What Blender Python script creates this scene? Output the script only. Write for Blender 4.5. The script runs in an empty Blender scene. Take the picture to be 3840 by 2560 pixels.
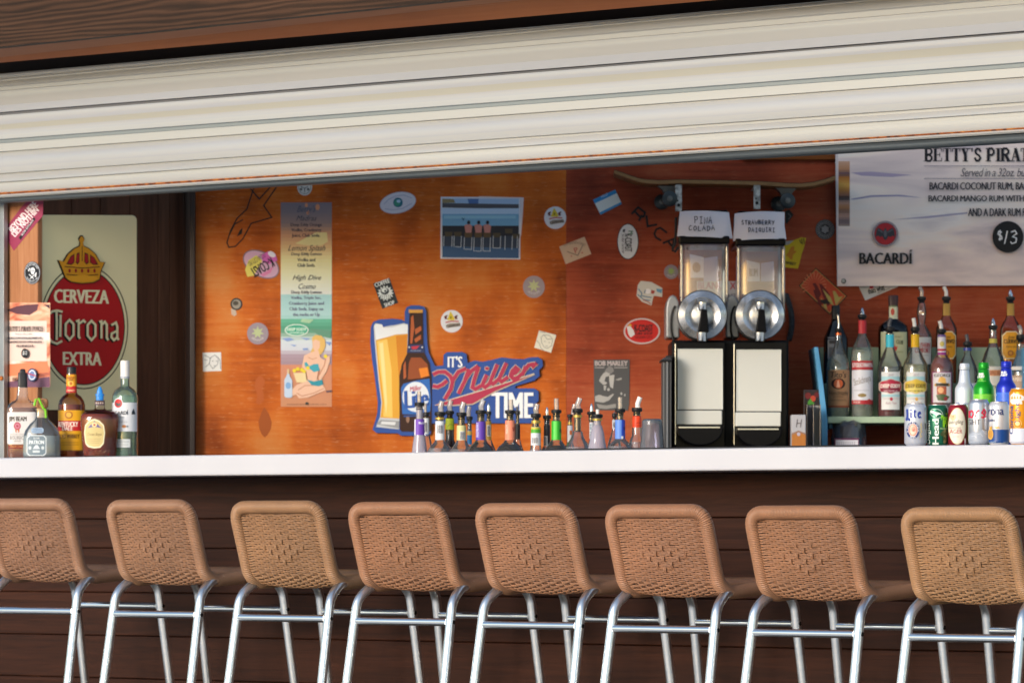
import bpy, bmesh, math, random
from mathutils import Vector, Matrix
R = math.radians
rnd = random.Random(7)
sc = bpy.context.scene
col = sc.collection

# ---------------------------------------------------------------- camera, sky, sun, exposure
EYE = 0.9
F = 19200.0                 # focal length in pixels of the 3840 px wide photograph (180 mm lens)
CU, CV = 1920.0, 1992.0     # principal column and eye level in the photograph
cd = bpy.data.cameras.new('camera'); cam = bpy.data.objects.new('camera', cd); col.objects.link(cam)
cam.location = (0, 0, EYE); cam.rotation_euler = (R(90), 0, 0)
cd.lens = 180; cd.sensor_width = 36; cd.shift_y = (CV - 1280) / 3840
cd.clip_start = 0.1; cd.clip_end = 3000
cd.dof.use_dof = True; cd.dof.focus_distance = 15.1; cd.dof.aperture_fstop = 6.5
sc.camera = cam
SUN_EL, SUN_AZ = 13.0, 218.0          # azimuth: direction the light comes from, measured from +Y clockwise
w = bpy.data.worlds.new('World'); sc.world = w; w.use_nodes = True
nt = w.node_tree
sky = nt.nodes.new('ShaderNodeTexSky'); sky.sky_type = 'NISHITA'; sky.sun_disc = False
sky.sun_elevation = R(SUN_EL); sky.sun_rotation = R(SUN_AZ); sky.dust_density = 1.0; sky.air_density = 1.0
bg = nt.nodes['Background']; bg.inputs['Strength'].default_value = 0.15
nt.links.new(sky.outputs['Color'], bg.inputs['Color'])
sd = bpy.data.lights.new('sun', 'SUN'); sun = bpy.data.objects.new('sun', sd); col.objects.link(sun)
sd.energy = 1.9; sd.angle = R(20); sd.color = (1.0, 0.965, 0.93)
sun.rotation_euler = (R(90 - SUN_EL), 0, R(180 - SUN_AZ))
sun.location = (0, -5, 8)
sc.view_settings.view_transform = 'Standard'; sc.view_settings.look = 'None'
sc.view_settings.exposure = 0.62; sc.view_settings.gamma = 1.0
sc.cycles.caustics_reflective = False; sc.cycles.caustics_refractive = False
sc.cycles.transparent_max_bounces = 24; sc.cycles.max_bounces = 10

# ---------------------------------------------------------------- frames
Y0 = 17.133
P0 = Vector(((0 - CU) / F * Y0, Y0, 0))
tv = Vector((0.7625, -0.6470, 0)).normalized(); nv = Vector((-tv.y, tv.x, 0))
BRZ = math.atan2(tv.y, tv.x)
ZC = EYE + (CV - 1716) / F * Y0        # counter top
YB = 17.98                              # back wall
C0 = Vector((0, 0, EYE))
def ray(u, v): return Vector(((u - CU) / F, 1.0, (CV - v) / F))
def hit(u, v, O, N):
    d = ray(u, v); return C0 + d * (N.dot(O - C0) / N.dot(d))
def on_bar(u, v, d): return hit(u, v, P0 + nv * d, nv)
def bar_sz(u, v, d):
    p = on_bar(u, v, d); return (p - P0).dot(tv), p.z
def B(s, d, z=0.0):
    p = P0 + tv * s + nv * d; return Vector((p.x, p.y, z))
def floor_z(s): return 0.028 - 0.0106 * s
def at(crop, x, y, Y):
    u, v = crop[0] + x * crop[2], crop[1] + y * crop[2]
    return Vector(((u - CU) / F * Y, Y, EYE + (CV - v) / F * Y))
# windows of the photograph the sizes were read from: origin and pixels per reading
cA = (0, 700, 700 / 963); cB = (700, 640, 700 / 998); cC = (1350, 1100, 800 / 1960); cD = (1380, 640, 820 / 2143)
cE = (2050, 640, 550 / 1232); cF = (2430, 620, 700 / 1829); cG = (2430, 1120, 700 / 1829); cH = (3000, 540, 840 / 2195)
cI = (3000, 1080, 840 / 1882); cK = (2900, 1250, 500 / 1479); cL = (3340, 1300, 500 / 1867); cM = (2060, 1300, 460 / 1717)
cP = (0, 1080, 520 / 1254); cQ = (0, 740, 340 / 1333); cN = (1020, 740, 280 / 1045); cO = (1020, 1100, 280 / 998)

# ---------------------------------------------------------------- materials
def lin(h):
    if not isinstance(h, str): return tuple(h)
    h = h.lstrip('#'); o = []
    for i in (0, 2, 4):
        c = int(h[i:i + 2], 16) / 255
        o.append(c / 12.92 if c <= 0.04045 else ((c + 0.055) / 1.055) ** 2.4)
    return tuple(o)
MATS = {}
def mat(name, c, rough=0.5, metal=0.0, spec=0.5, coat=0.0, trans=0.0, ior=1.45, alpha=1.0):
    if name in MATS: return MATS[name]
    m = bpy.data.materials.new(name); m.use_nodes = True
    b = m.node_tree.nodes['Principled BSDF']
    b.inputs['Base Color'].default_value = (*lin(c), 1); b.inputs['Roughness'].default_value = rough
    b.inputs['Metallic'].default_value = metal; b.inputs['Specular IOR Level'].default_value = spec
    b.inputs['Coat Weight'].default_value = coat; b.inputs['Transmission Weight'].default_value = trans
    b.inputs['IOR'].default_value = ior; b.inputs['Alpha'].default_value = alpha
    m.diffuse_color = (*lin(c), 1)
    MATS[name] = m; return m
def ink(h, rough=0.5):
    return h if not isinstance(h, str) else mat('ink_%s_%d' % (h, rough * 100), h, rough, spec=0.35)
def N(m, t, **k):
    n = m.node_tree.nodes.new(t)
    for a, v in k.items(): setattr(n, a, v)
    return n
def glass(name, tint, gloss=1.0, milk=0.0, milkc='ffffff'):
    """thin clear wall: tinted see-through plus a fresnel reflection"""
    if name in MATS: return MATS[name]
    m = bpy.data.materials.new(name); m.use_nodes = True; t = m.node_tree; t.nodes.clear()
    o = N(m, 'ShaderNodeOutputMaterial'); tr = N(m, 'ShaderNodeBsdfTransparent'); gl = N(m, 'ShaderNodeBsdfGlossy')
    tr.inputs[0].default_value = (*lin(tint), 1); gl.inputs['Roughness'].default_value = 0.06
    fr = N(m, 'ShaderNodeFresnel'); fr.inputs[0].default_value = 1.45
    ma = N(m, 'ShaderNodeMath', operation='MULTIPLY_ADD'); ma.inputs[1].default_value = 1.1 * gloss; ma.inputs[2].default_value = 0.02
    t.links.new(fr.outputs[0], ma.inputs[0])
    mx = N(m, 'ShaderNodeMixShader'); t.links.new(ma.outputs[0], mx.inputs[0])
    last = tr.outputs[0]
    if milk:
        df = N(m, 'ShaderNodeBsdfDiffuse'); df.inputs[0].default_value = (*lin(milkc), 1)
        m2 = N(m, 'ShaderNodeMixShader'); m2.inputs[0].default_value = milk
        t.links.new(tr.outputs[0], m2.inputs[1]); t.links.new(df.outputs[0], m2.inputs[2]); last = m2.outputs[0]
    t.links.new(last, mx.inputs[1]); t.links.new(gl.outputs[0], mx.inputs[2]); t.links.new(mx.outputs[0], o.inputs[0])
    MATS[name] = m; return m
def liquid(name, c):
    l = lin(c); dark = max(l) < 0.03
    return glass(name, c, 0.25, 0.75 if dark else (0.2 if min(l) > 0.55 else 0.42), c)
def wood(name, stops, scale=(3, 3, 40), rough=0.55, bump=0.15, big=(1.2, 1.2, 3), bigamt=0.5, ring=False, streak=None, coord='Object'):
    """board: noise stretched along the grain, a broad second noise, a little relief"""
    m = bpy.data.materials.new(name); m.use_nodes = True; t = m.node_tree; b = t.nodes['Principled BSDF']; L = t.links.new
    tc = N(m, 'ShaderNodeTexCoord'); mp = N(m, 'ShaderNodeMapping'); mp.inputs['Scale'].default_value = scale
    L(tc.outputs[coord], mp.inputs[0])
    n1 = N(m, 'ShaderNodeTexNoise'); n1.inputs['Scale'].default_value = 1; n1.inputs['Detail'].default_value = 8; n1.inputs['Roughness'].default_value = 0.65
    n1.inputs['Distortion'].default_value = 1.2
    L(mp.outputs[0], n1.inputs[0])
    mp2 = N(m, 'ShaderNodeMapping'); mp2.inputs['Scale'].default_value = big; L(tc.outputs[coord], mp2.inputs[0])
    n2 = N(m, 'ShaderNodeTexNoise'); n2.inputs['Scale'].default_value = 1; n2.inputs['Detail'].default_value = 4; L(mp2.outputs[0], n2.inputs[0])
    fac = n1.outputs[0]
    if ring:
        wv = N(m, 'ShaderNodeTexWave', wave_type='RINGS', rings_direction='X'); wv.inputs['Scale'].default_value = 4; wv.inputs['Distortion'].default_value = 14
        wv.inputs['Detail'].default_value = 3; wv.inputs['Detail Scale'].default_value = 0.6
        mp3 = N(m, 'ShaderNodeMapping'); mp3.inputs['Scale'].default_value = ring; L(tc.outputs[coord], mp3.inputs[0]); L(mp3.outputs[0], wv.inputs[0])
        mw = N(m, 'ShaderNodeMix'); mw.inputs[0].default_value = 0.5; L(n1.outputs[0], mw.inputs[2]); L(wv.outputs['Fac'], mw.inputs[3]); fac = mw.outputs[0]
    mx = N(m, 'ShaderNodeMix'); mx.inputs[0].default_value = bigamt; L(fac, mx.inputs[2]); L(n2.outputs[0], mx.inputs[3])
    cr = N(m, 'ShaderNodeValToRGB'); e = cr.color_ramp.elements
    while len(e) < len(stops): e.new(0.5)
    for i, (p, c) in enumerate(stops): e[i].position = p; e[i].color = (*lin(c), 1)
    L(mx.outputs[0], cr.inputs[0]); colr = cr.outputs[0]
    if streak:
        sc_, thr, sc_col, amt = streak
        mp4 = N(m, 'ShaderNodeMapping'); mp4.inputs['Scale'].default_value = sc_; L(tc.outputs[coord], mp4.inputs[0])
        n4 = N(m, 'ShaderNodeTexNoise'); n4.inputs['Scale'].default_value = 1; n4.inputs['Detail'].default_value = 5; L(mp4.outputs[0], n4.inputs[0])
        mr = N(m, 'ShaderNodeMapRange'); mr.inputs[1].default_value = thr; mr.inputs[2].default_value = thr + 0.2; mr.inputs[4].default_value = amt; L(n4.outputs[0], mr.inputs[0])
        mc = N(m, 'ShaderNodeMix', data_type='RGBA'); L(mr.outputs[0], mc.inputs[0]); L(colr, mc.inputs[6]); mc.inputs[7].default_value = (*lin(sc_col), 1)
        colr = mc.outputs[2]
    L(colr, b.inputs['Base Color']); b.inputs['Roughness'].default_value = rough; b.inputs['Specular IOR Level'].default_value = 0.15
    bp = N(m, 'ShaderNodeBump'); bp.inputs['Strength'].default_value = bump; bp.inputs['Distance'].default_value = 0.004
    L(n1.outputs[0], bp.inputs['Height']); L(bp.outputs[0], b.inputs['Normal'])
    MATS[name] = m; return m
def rampnoise(name, stops, scale, rough=0.5, metal=0, detail=4, bump=0, dist=0.0):
    m = bpy.data.materials.new(name); m.use_nodes = True; t = m.node_tree; b = t.nodes['Principled BSDF']; L = t.links.new
    tc = N(m, 'ShaderNodeTexCoord'); mp = N(m, 'ShaderNodeMapping'); mp.inputs['Scale'].default_value = scale; L(tc.outputs['Object'], mp.inputs[0])
    n = N(m, 'ShaderNodeTexNoise'); n.inputs['Scale'].default_value = 1; n.inputs['Detail'].default_value = detail; n.inputs['Distortion'].default_value = dist; L(mp.outputs[0], n.inputs[0])
    cr = N(m, 'ShaderNodeValToRGB'); e = cr.color_ramp.elements
    while len(e) < len(stops): e.new(0.5)
    for i, (p, c) in enumerate(stops): e[i].position = p; e[i].color = (*lin(c), 1)
    L(n.outputs[0], cr.inputs[0]); L(cr.outputs[0], b.inputs['Base Color'])
    b.inputs['Roughness'].default_value = rough; b.inputs['Metallic'].default_value = metal
    if bump:
        bp = N(m, 'ShaderNodeBump'); bp.inputs['Strength'].default_value = bump; bp.inputs['Distance'].default_value = 0.002
        L(n.outputs[0], bp.inputs['Height']); L(bp.outputs[0], b.inputs['Normal'])
    MATS[name] = m; return m

# ---------------------------------------------------------------- things, parts
def tag(o, label=None, cat=None, group=None, kind=None):
    for k, v in (('label', label), ('category', cat), ('group', group), ('kind', kind)):
        if v: o[k] = v
    return o
def thing(name, label, cat, loc=(0, 0, 0), rz=0.0, group=None):
    o = bpy.data.objects.new(name, None); col.objects.link(o); o.empty_display_size = 0.05
    o.location = loc; o.rotation_euler = (0, 0, rz)
    return tag(o, label, cat, group)
class MB:
    """collects shapes; build() links them as one mesh object"""
    def __init__(s): s.v = []; s.f = []; s.m = []; s.mi = 0
    def add(s, vs, fs):
        o = len(s.v); s.v += [tuple(v) for v in vs]; s.f += [tuple(i + o for i in f) for f in fs]; s.m += [s.mi] * len(fs); return s
    def box(s, x0, x1, y0, y1, z0, z1):
        vs = [(x, y, z) for z in (z0, z1) for y in (y0, y1) for x in (x0, x1)]
        return s.add(vs, [(0, 2, 3, 1), (4, 5, 7, 6), (0, 1, 5, 4), (2, 6, 7, 3), (0, 4, 6, 2), (1, 3, 7, 5)])
    def tube(s, pts, r, seg=10, closed=False, caps=True):
        pts = [Vector(p) for p in pts]; n = len(pts); rs = r if hasattr(r, '__len__') else [r] * n
        up = Vector((0.13, 0.31, 0.94)); vs = []; fs = []; px = None
        for i, p in enumerate(pts):
            a = pts[(i - 1) % n] if (closed or i) else p; b = pts[(i + 1) % n] if (closed or i < n - 1) else p
            t = (b - a).normalized()
            if px is None:
                px = t.cross(up).normalized()
            else:
                px = (px - t * px.dot(t)).normalized()
            py = t.cross(px)
            for k in range(seg):
                an = 2 * math.pi * k / seg; vs.append(p + (px * math.cos(an) + py * math.sin(an)) * rs[i])
        m = n if closed else n - 1
        for i in range(m):
            for k in range(seg):
                a, b = i * seg, ((i + 1) % n) * seg; fs.append((a + k, a + (k + 1) % seg, b + (k + 1) % seg, b + k))
        if caps and not closed: fs += [tuple(range(seg))[::-1], tuple((n - 1) * seg + k for k in range(seg))]
        return s.add(vs, fs)
    def lathe(s, prof, seg=32, p=2.0, dep=1.0, axis='z', org=(0, 0, 0)):
        """prof: (radius, height) from bottom to top; p > 2 squares the section, dep scales its depth"""
        vs = []; fs = []; n = len(prof)
        for r, z in prof:
            for k in range(seg):
                a = 2 * math.pi * (k + 0.5) / seg; c, q = math.cos(a), math.sin(a)
                x = math.copysign(abs(c) ** (2 / p), c) * r; y = math.copysign(abs(q) ** (2 / p), q) * r * dep
                v = (x, y, z) if axis == 'z' else (x, -z, y)
                vs.append((v[0] + org[0], v[1] + org[1], v[2] + org[2]))
        for i in range(n - 1):
            for k in range(seg): fs.append((i * seg + k, i * seg + (k + 1) % seg, (i + 1) * seg + (k + 1) % seg, (i + 1) * seg + k))
        if prof[0][0] > 1e-6: fs.append(tuple(range(seg))[::-1])
        if prof[-1][0] > 1e-6: fs.append(tuple((n - 1) * seg + k for k in range(seg)))
        return s.add(vs, fs)
    def prism(s, pts, e):
        """outline of 3-D points swept by vector e"""
        n = len(pts); e = Vector(e); vs = [Vector(p) for p in pts] + [Vector(p) + e for p in pts]
        return s.add(vs, [tuple(range(n)), tuple(range(2 * n - 1, n - 1, -1))] + [(i, i + n, (i + 1) % n + n, (i + 1) % n) for i in range(n)])
    def build(s, name, mats, parent=None, loc=(0, 0, 0), rz=0.0, smooth=0, bevel=0, sub=0):
        me = bpy.data.meshes.new(name); me.from_pydata(s.v, [], s.f)
        for m in (mats if isinstance(mats, (list, tuple)) else [mats]): me.materials.append(ink(m))
        me.polygons.foreach_set('material_index', s.m)
        bm = bmesh.new(); bm.from_mesh(me); bmesh.ops.remove_doubles(bm, verts=bm.verts, dist=1e-7); bmesh.ops.recalc_face_normals(bm, faces=bm.faces)
        bm.to_mesh(me); bm.free()
        o = bpy.data.objects.new(name, me); col.objects.link(o); o.location = loc; o.rotation_euler = (0, 0, rz); o.parent = parent
        if bevel:
            b = o.modifiers.new('bevel', 'BEVEL'); b.width = bevel; b.segments = 3; b.limit_method = 'ANGLE'; b.angle_limit = R(40)
        if smooth:
            me.polygons.foreach_set('use_smooth', [True] * len(me.polygons)); me.set_sharp_from_angle(angle=R(smooth))
        return o
def copy_tree(o, parent=None):
    c = o.copy(); col.objects.link(c); c.parent = parent
    for ch in list(o.children): copy_tree(ch, c)
    return c

# ---------------------------------------------------------------- printed surfaces (stickers, signs, labels)
_tx = {}
def text_geo(body, bold=0.0, shear=0.0, space=1.0):
    k = (body, bold, shear, space)
    if k in _tx: return _tx[k]
    cu = bpy.data.curves.new('lettering', 'FONT'); cu.body = body; cu.size = 1; cu.offset = bold; cu.shear = shear; cu.resolution_u = 2; cu.space_character = space
    ob = bpy.data.objects.new('lettering', cu); col.objects.link(ob)
    me = bpy.data.meshes.new_from_object(ob)
    vs = [(v.co.x, v.co.y) for v in me.vertices]; fs = [tuple(p.vertices) for p in me.polygons]
    bpy.data.objects.remove(ob); bpy.data.curves.remove(cu); bpy.data.meshes.remove(me)
    x0 = min(v[0] for v in vs); x1 = max(v[0] for v in vs); y0 = min(v[1] for v in vs); y1 = max(v[1] for v in vs)
    vs = [((x - x0) / (x1 - x0), (y - y0) / (y1 - y0)) for x, y in vs]
    _tx[k] = (vs, fs); return _tx[k]
def ell_pts(cx, cy, rx, ry, rot=0, n=36):
    c, q = math.cos(R(rot)), math.sin(R(rot)); o = []
    for i in range(n):
        a = 2 * math.pi * i / n; x, y = rx * math.cos(a), ry * math.sin(a); o.append((cx + x * c - y * q, cy + x * q + y * c))
    return o
def rrect_pts(x0, y0, x1, y1, r, n=5):
    o = []
    for cx, cy, a0 in ((x1 - r, y0 + r, -90), (x1 - r, y1 - r, 0), (x0 + r, y1 - r, 90), (x0 + r, y0 + r, 180)):
        for i in range(n + 1): a = R(a0 + 90 * i / n); o.append((cx + r * math.cos(a), cy + r * math.sin(a)))
    return o
class Print:
    def __init__(s): s.sh = []; s.h = 0
    def _put(s, vs, fs, c, same=False):
        if not same or not s.sh: s.h += 1
        s.sh.append((vs, fs, c, s.h)); return s
    def poly(s, pts, c, same=False): return s._put(list(pts), [tuple(range(len(pts)))], c, same)
    def rect(s, x0, y0, x1, y1, c, same=False): return s.poly([(x0, y0), (x1, y0), (x1, y1), (x0, y1)], c, same)
    def rrect(s, x0, y0, x1, y1, r, c, same=False): return s.poly(rrect_pts(x0, y0, x1, y1, r), c, same)
    def ell(s, cx, cy, rx, ry, c, rot=0, n=36, same=False): return s.poly(ell_pts(cx, cy, rx, ry, rot, n), c, same)
    def ring(s, cx, cy, rx, ry, wd, c, rot=0, n=40):
        a = ell_pts(cx, cy, rx, ry, rot, n); b = ell_pts(cx, cy, rx - wd, ry - wd, rot, n)
        return s._put(a + b, [(i, (i + 1) % n, n + (i + 1) % n, n + i) for i in range(n)], c)
    def stroke(s, pts, wd, c, same=False, taper=False):
        pts = [Vector(p) for p in pts]; n = len(pts); vs = []
        closed = (pts[0] - pts[-1]).length < 1e-6
        for i, p in enumerate(pts):
            a = pts[i - 1] if i else (pts[-2] if closed else p); b = pts[i + 1] if i < n - 1 else (pts[1] if closed else p)
            t1 = (p - a).normalized() if (p - a).length > 1e-6 else (b - p).normalized(); t2 = (b - p).normalized() if (b - p).length > 1e-6 else t1
            t = (t1 + t2); t = t.normalized() if t.length > 0.2 else t2; q = Vector((-t.y, t.x)); k = min(1.6, 1 / max(0.4, q.dot(Vector((-t1.y, t1.x)))))
            h = wd / 2 * k * ((0.35 if taper and i in (0, n - 1) else 1))
            vs += [tuple(p + q * h), tuple(p - q * h)]
        s._put(vs, [(2 * i, 2 * i + 1, 2 * i + 3, 2 * i + 2) for i in range(n - 1)], c, same)
        s.sh[-1] = s.sh[-1] + (0.7 / n,); return s          # a stroke that crosses itself rises a hair along its way
    def text(s, body, x0, y0, x1, y1, c, bold=0.0, shear=0.0, ang=0.0, space=1.0, same=False, slope=0.0):
        """fits the lettering to a box; ang turns it anticlockwise as seen"""
        if bold:                    # heavier strokes: the same line set twice, a hair apart
            e = min(bold / 0.73 * abs(y1 - y0), 0.02 * abs(x1 - x0) + 0.5); ca, sa = math.cos(R(ang)) * e, math.sin(R(ang)) * e
            for k in (-1, 1): s.text(body, x0 + k * ca + e, y0 - k * sa, x1 + k * ca - e, y1 - k * sa, c, 0.0, shear, ang, space, same and k < 0, slope)
            return s
        vs, fs = text_geo(body, bold, shear, space); cx, cy, w_, h_ = (x0 + x1) / 2, (y0 + y1) / 2, x1 - x0, y1 - y0
        ca, sa = math.cos(R(ang)), math.sin(R(ang)); o = []
        for x, y in vs:
            a, b = (x - 0.5) * w_, (0.5 - y) * h_; b += slope * a
            o.append((cx + a * ca + b * sa, cy - a * sa + b * ca))
        return s._put(o, fs, c, same)
    def arc(s, body, cx, cy, r, h, a0, a1, c, bold=0.0, inside=False, ry=1.0, same=False):
        """lettering round a circle, a0 to a1 clockwise degrees from the top"""
        vs, fs = text_geo(body); o = []
        for x, y in vs:
            a = R(a0 + (a1 - a0) * x); q = r + (y - 0.5) * h * (-1 if inside else 1)
            o.append((cx + q * math.sin(a), cy - q * math.cos(a) * ry))
        return s._put(o, fs, c, same)
    def grad(s, x0, x1, stops, n=24):
        """stacked bands from the top, stops (y, colour)"""
        ys = stops[0][0], stops[-1][0]
        for i in range(n):
            a = ys[0] + (ys[1] - ys[0]) * i / n; b = ys[0] + (ys[1] - ys[0]) * (i + 1) / n; m = (a + b) / 2
            for (p, c), (q, e) in zip(stops, stops[1:]):
                if p <= m <= q:
                    k = (m - p) / (q - p); hx = ''.join('%02x' % round(int(c[j:j + 2], 16) * (1 - k) + int(e[j:j + 2], 16) * k) for j in (0, 2, 4)); break
            s.rect(x0, a, x1, b, hx, same=i > 0)
        return s
    def build(s, name, mapf, parent=None, step=0.0001, thick=0.001, cut=None, rough=0.5, base_loc=True, drop=0.0):
        bm = bmesh.new(); mats = []; first = True
        lay = bm.faces.layers.int.new('q')
        for q_ in s.sh:
            vs, fs, c, h = q_[:4]; ris = q_[4] if len(q_) > 4 else 0
            key = c if not isinstance(c, str) else c.lstrip('#')
            if key not in mats: mats.append(key)
            bv = [bm.verts.new((x, y, h + ris * (i // 2))) for i, (x, y) in enumerate(vs)]
            for f in fs:
                try: q = bm.faces.new([bv[i] for i in f]); q.material_index = mats.index(key)
                except ValueError: pass
            if first and thick:
                n = len(vs); bw = [bm.verts.new((x, y, -1)) for x, y in vs]
                for f in fs:
                    for i in range(len(f)):
                        a, b = f[i], f[(i + 1) % len(f)]
                        if len(fs) == 1: q = bm.faces.new([bv[a], bv[b], bw[b], bw[a]]); q.material_index = mats.index(key)
            first = False
        if cut:
            for ax, stp in cut:
                lo = min(v.co[ax] for v in bm.verts); hi = max(v.co[ax] for v in bm.verts); k = max(1, math.ceil((hi - lo) / stp))
                for i in range(1, k):
                    pn = Vector((0, 0, 0)); pn[ax] = 1; pc = Vector((0, 0, 0)); pc[ax] = lo + (hi - lo) * i / k
                    bmesh.ops.bisect_plane(bm, geom=bm.verts[:] + bm.edges[:] + bm.faces[:], plane_co=pc, plane_no=pn, dist=1e-6)
        for v in bm.verts:
            h = drop if v.co.z < 0 else (thick + v.co.z * step)
            v.co = mapf(v.co.x, v.co.y, h)
        loc = Vector((0, 0, 0))
        if base_loc and parent is None:
            lo = Vector([min(v.co[i] for v in bm.verts) for i in range(3)]); hi = Vector([max(v.co[i] for v in bm.verts) for i in range(3)]); loc = (lo + hi) / 2
            for v in bm.verts: v.co -= loc
        bmesh.ops.recalc_face_normals(bm, faces=bm.faces[:])
        me = bpy.data.meshes.new(name); bm.to_mesh(me); bm.free()
        for m in mats: me.materials.append(ink(m, rough))
        o = bpy.data.objects.new(name, me); col.objects.link(o); o.location = loc; o.parent = parent
        return o
def flat(crop, O, Nn, face):
    """readings of a window -> points on a real plane, h metres proud of it towards `face`"""
    def f(x, y, h): return hit(crop[0] + x * crop[2], crop[1] + y * crop[2], O, Nn) + face * h
    return f
def on_back(crop, gap=0.0): return flat(crop, Vector((0, YB - gap, 0)), Vector((0, 1, 0)), Vector((0, -1, 0)))
def sticker(name, p, crop, label, cat='sticker', gap=0.0, mapf=None, group=None, thick=0.001, step=0.0001):
    return tag(p.build(name, mapf or on_back(crop, gap), thick=thick, step=step), label, cat, group)

# ================================================================ THE SETTING
ground_m = rampnoise('pale_concrete', [(0.3, 'e6e4de'), (0.7, 'efede7')], (0.7, 0.7, 0.7), 0.9, detail=8, bump=0.2)
g = MB(); S_ = 300
g.add([(x, y, 0) for x in (-S_, S_) for y in (-S_, S_)], [(0, 1, 3, 2)])
go = g.build('ground', ground_m)
# the paving falls gently along the bar
gp = B(0, 0, floor_z(0)); go.location = gp
ex = Vector((tv.x, tv.y, -0.0106)).normalized(); ey = Vector((nv.x, nv.y, 0)); ez = ex.cross(ey)
go.rotation_euler = Matrix((ex, ey, ez)).transposed().to_euler()
tag(go, kind='structure')

deck_m = rampnoise('dark_grey_paving', [(0.3, '3e3b38'), (0.7, '55514c')], (2, 2, 2), 0.85, detail=8, bump=0.2)
g = MB(); g.box(-8, 14, -0.85, 0.29, -0.05, 0.004)
g.v = [(x, y, z - 0.0106 * x) for x, y, z in g.v]
tag(g.build('pavement', deck_m, None, B(0, 0, floor_z(0)), BRZ), kind='structure')

# ---------------------------------------------------------------- bar front wall of dark stained boards
boards_m = wood('dark_stained_boards', [(0.25, '150a06'), (0.45, '29140c'), (0.6, '381d12'), (0.8, '48281a')], scale=(2.2, 30, 46), rough=0.5, bump=0.25, big=(0.5, 2, 5), bigamt=0.45)
DW = 0.30
def zw(v, u=1920): return bar_sz(u, v, DW)[1]
b = MB(); seams = [zw(1780), zw(1941), zw(2058), zw(2236), zw(2409), zw(2580)]
z = seams[-1]; seams += [z - 0.145 * k for k in range(1, 6)]; seams = [q for q in seams if q > 0.08] + [-0.06]
seams[0] = ZC - 0.066
for i in range(len(seams) - 1):
    off = 0.002 * ((i * 37) % 3)
    b.box(-1.2, 5.6, -0.001 * off, 0.02, seams[i + 1] + 0.0012, seams[i] - 0.0012)
    b.v[-8:] = [(x, y + (off if y < 0.01 else 0), z_) for x, y, z_ in b.v[-8:]]
b.box(-1.2, 5.6, 0.021, 0.06, -0.06, ZC - 0.07)
bo = b.build('bar_front_wall', boards_m, None, B(0, DW), BRZ, bevel=0.003)
tag(bo, 'dark brown horizontal board wall under the white counter', 'wall')

# ---------------------------------------------------------------- counter
cm_ = rampnoise('white_solid_top', [(0.3, 'b5b5bc'), (0.7, 'bbbbc1')], (3, 3, 3), 0.35)
c = MB(); c.box(-1.2, 5.6, 0, 0.56, -0.0665, 0)
tag(c.build('bar_counter', cm_, None, B(0, 0, ZC), BRZ, bevel=0.006), 'long white bar counter top with a thick square front edge', 'counter')
c = MB(); s0, _ = bar_sz(2040, 1690, 0.3); s1, _ = bar_sz(3392, 1680, 0.3)
c.box(s0, s1, 0.30, 0.44, 0, 0.011)
tag(c.build('bar_mat', mat('black_rubber', '101014', 0.5), None, B(0, 0, ZC), BRZ, bevel=0.002), 'long thin black bar mat lying on the white counter', 'bar mat')

# ---------------------------------------------------------------- left post and metal jamb
post_m = wood('cedar_post', [(0.25, '7c4e34'), (0.5, 'a06c4a'), (0.75, 'b88864')], scale=(40, 40, 2.2), rough=0.6, bump=0.2, big=(6, 6, 0.8), bigamt=0.3, streak=((22, 22, 1.2), 0.58, '6d4028', 0.6))
DP = 0.285
pa, _ = bar_sz(17, 1200, DP); pb, _ = bar_sz(141, 1200, DP)
p = MB(); p.box(pa, pb, 0, 0.024, ZC, 2.32)
tag(p.build('wooden_post', post_m, None, B(0, DP), BRZ, bevel=0.004), 'light brown timber post standing on the left end of the counter', 'post')
galv = rampnoise('galvanised_steel', [(0.3, '7d8082'), (0.6, 'a2a6a8'), (0.8, '8b8680')], (9, 9, 3), 0.45, 0.7)
ja, _ = bar_sz(-60, 1200, DP - 0.025); jb, _ = bar_sz(14, 1200, DP - 0.03)
jr = thing('shutter_guide_rail', 'grey galvanised steel shutter rail at the left edge beside the timber post', 'rail', B(0, DP - 0.03), BRZ)
p = MB(); p.box(ja, jb, 0, 0.02, ZC, 2.28); p.build('upper_channel', galv, jr, bevel=0.002)
p = MB(); jc, _ = bar_sz(20, 1850, DP - 0.03); p.box(ja, jc, 0.07, 0.125, -0.05, ZC - 0.07); p.build('lower_channel', rampnoise('weathered_steel', [(0.3, '6a5d50'), (0.7, '8d8478')], (9, 9, 3), 0.6, 0.3), jr, bevel=0.002)
q = MB(); q.lathe([(0.008, 0), (0.008, 0.004), (0.004, 0.006)], 12, axis='y')
rust = rampnoise('rust', [(0.3, '3a1a0a'), (0.5, '8a4412'), (0.7, 'b06c22')], (60, 60, 60), 0.85, detail=6)
for vv, dd in ((1418, 0.0), (1838, 0.07)):
    s_, z_ = bar_sz(7, vv, DP - 0.03 + dd); q.build('bolt', rust, jr, (s_, dd, z_))

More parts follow.
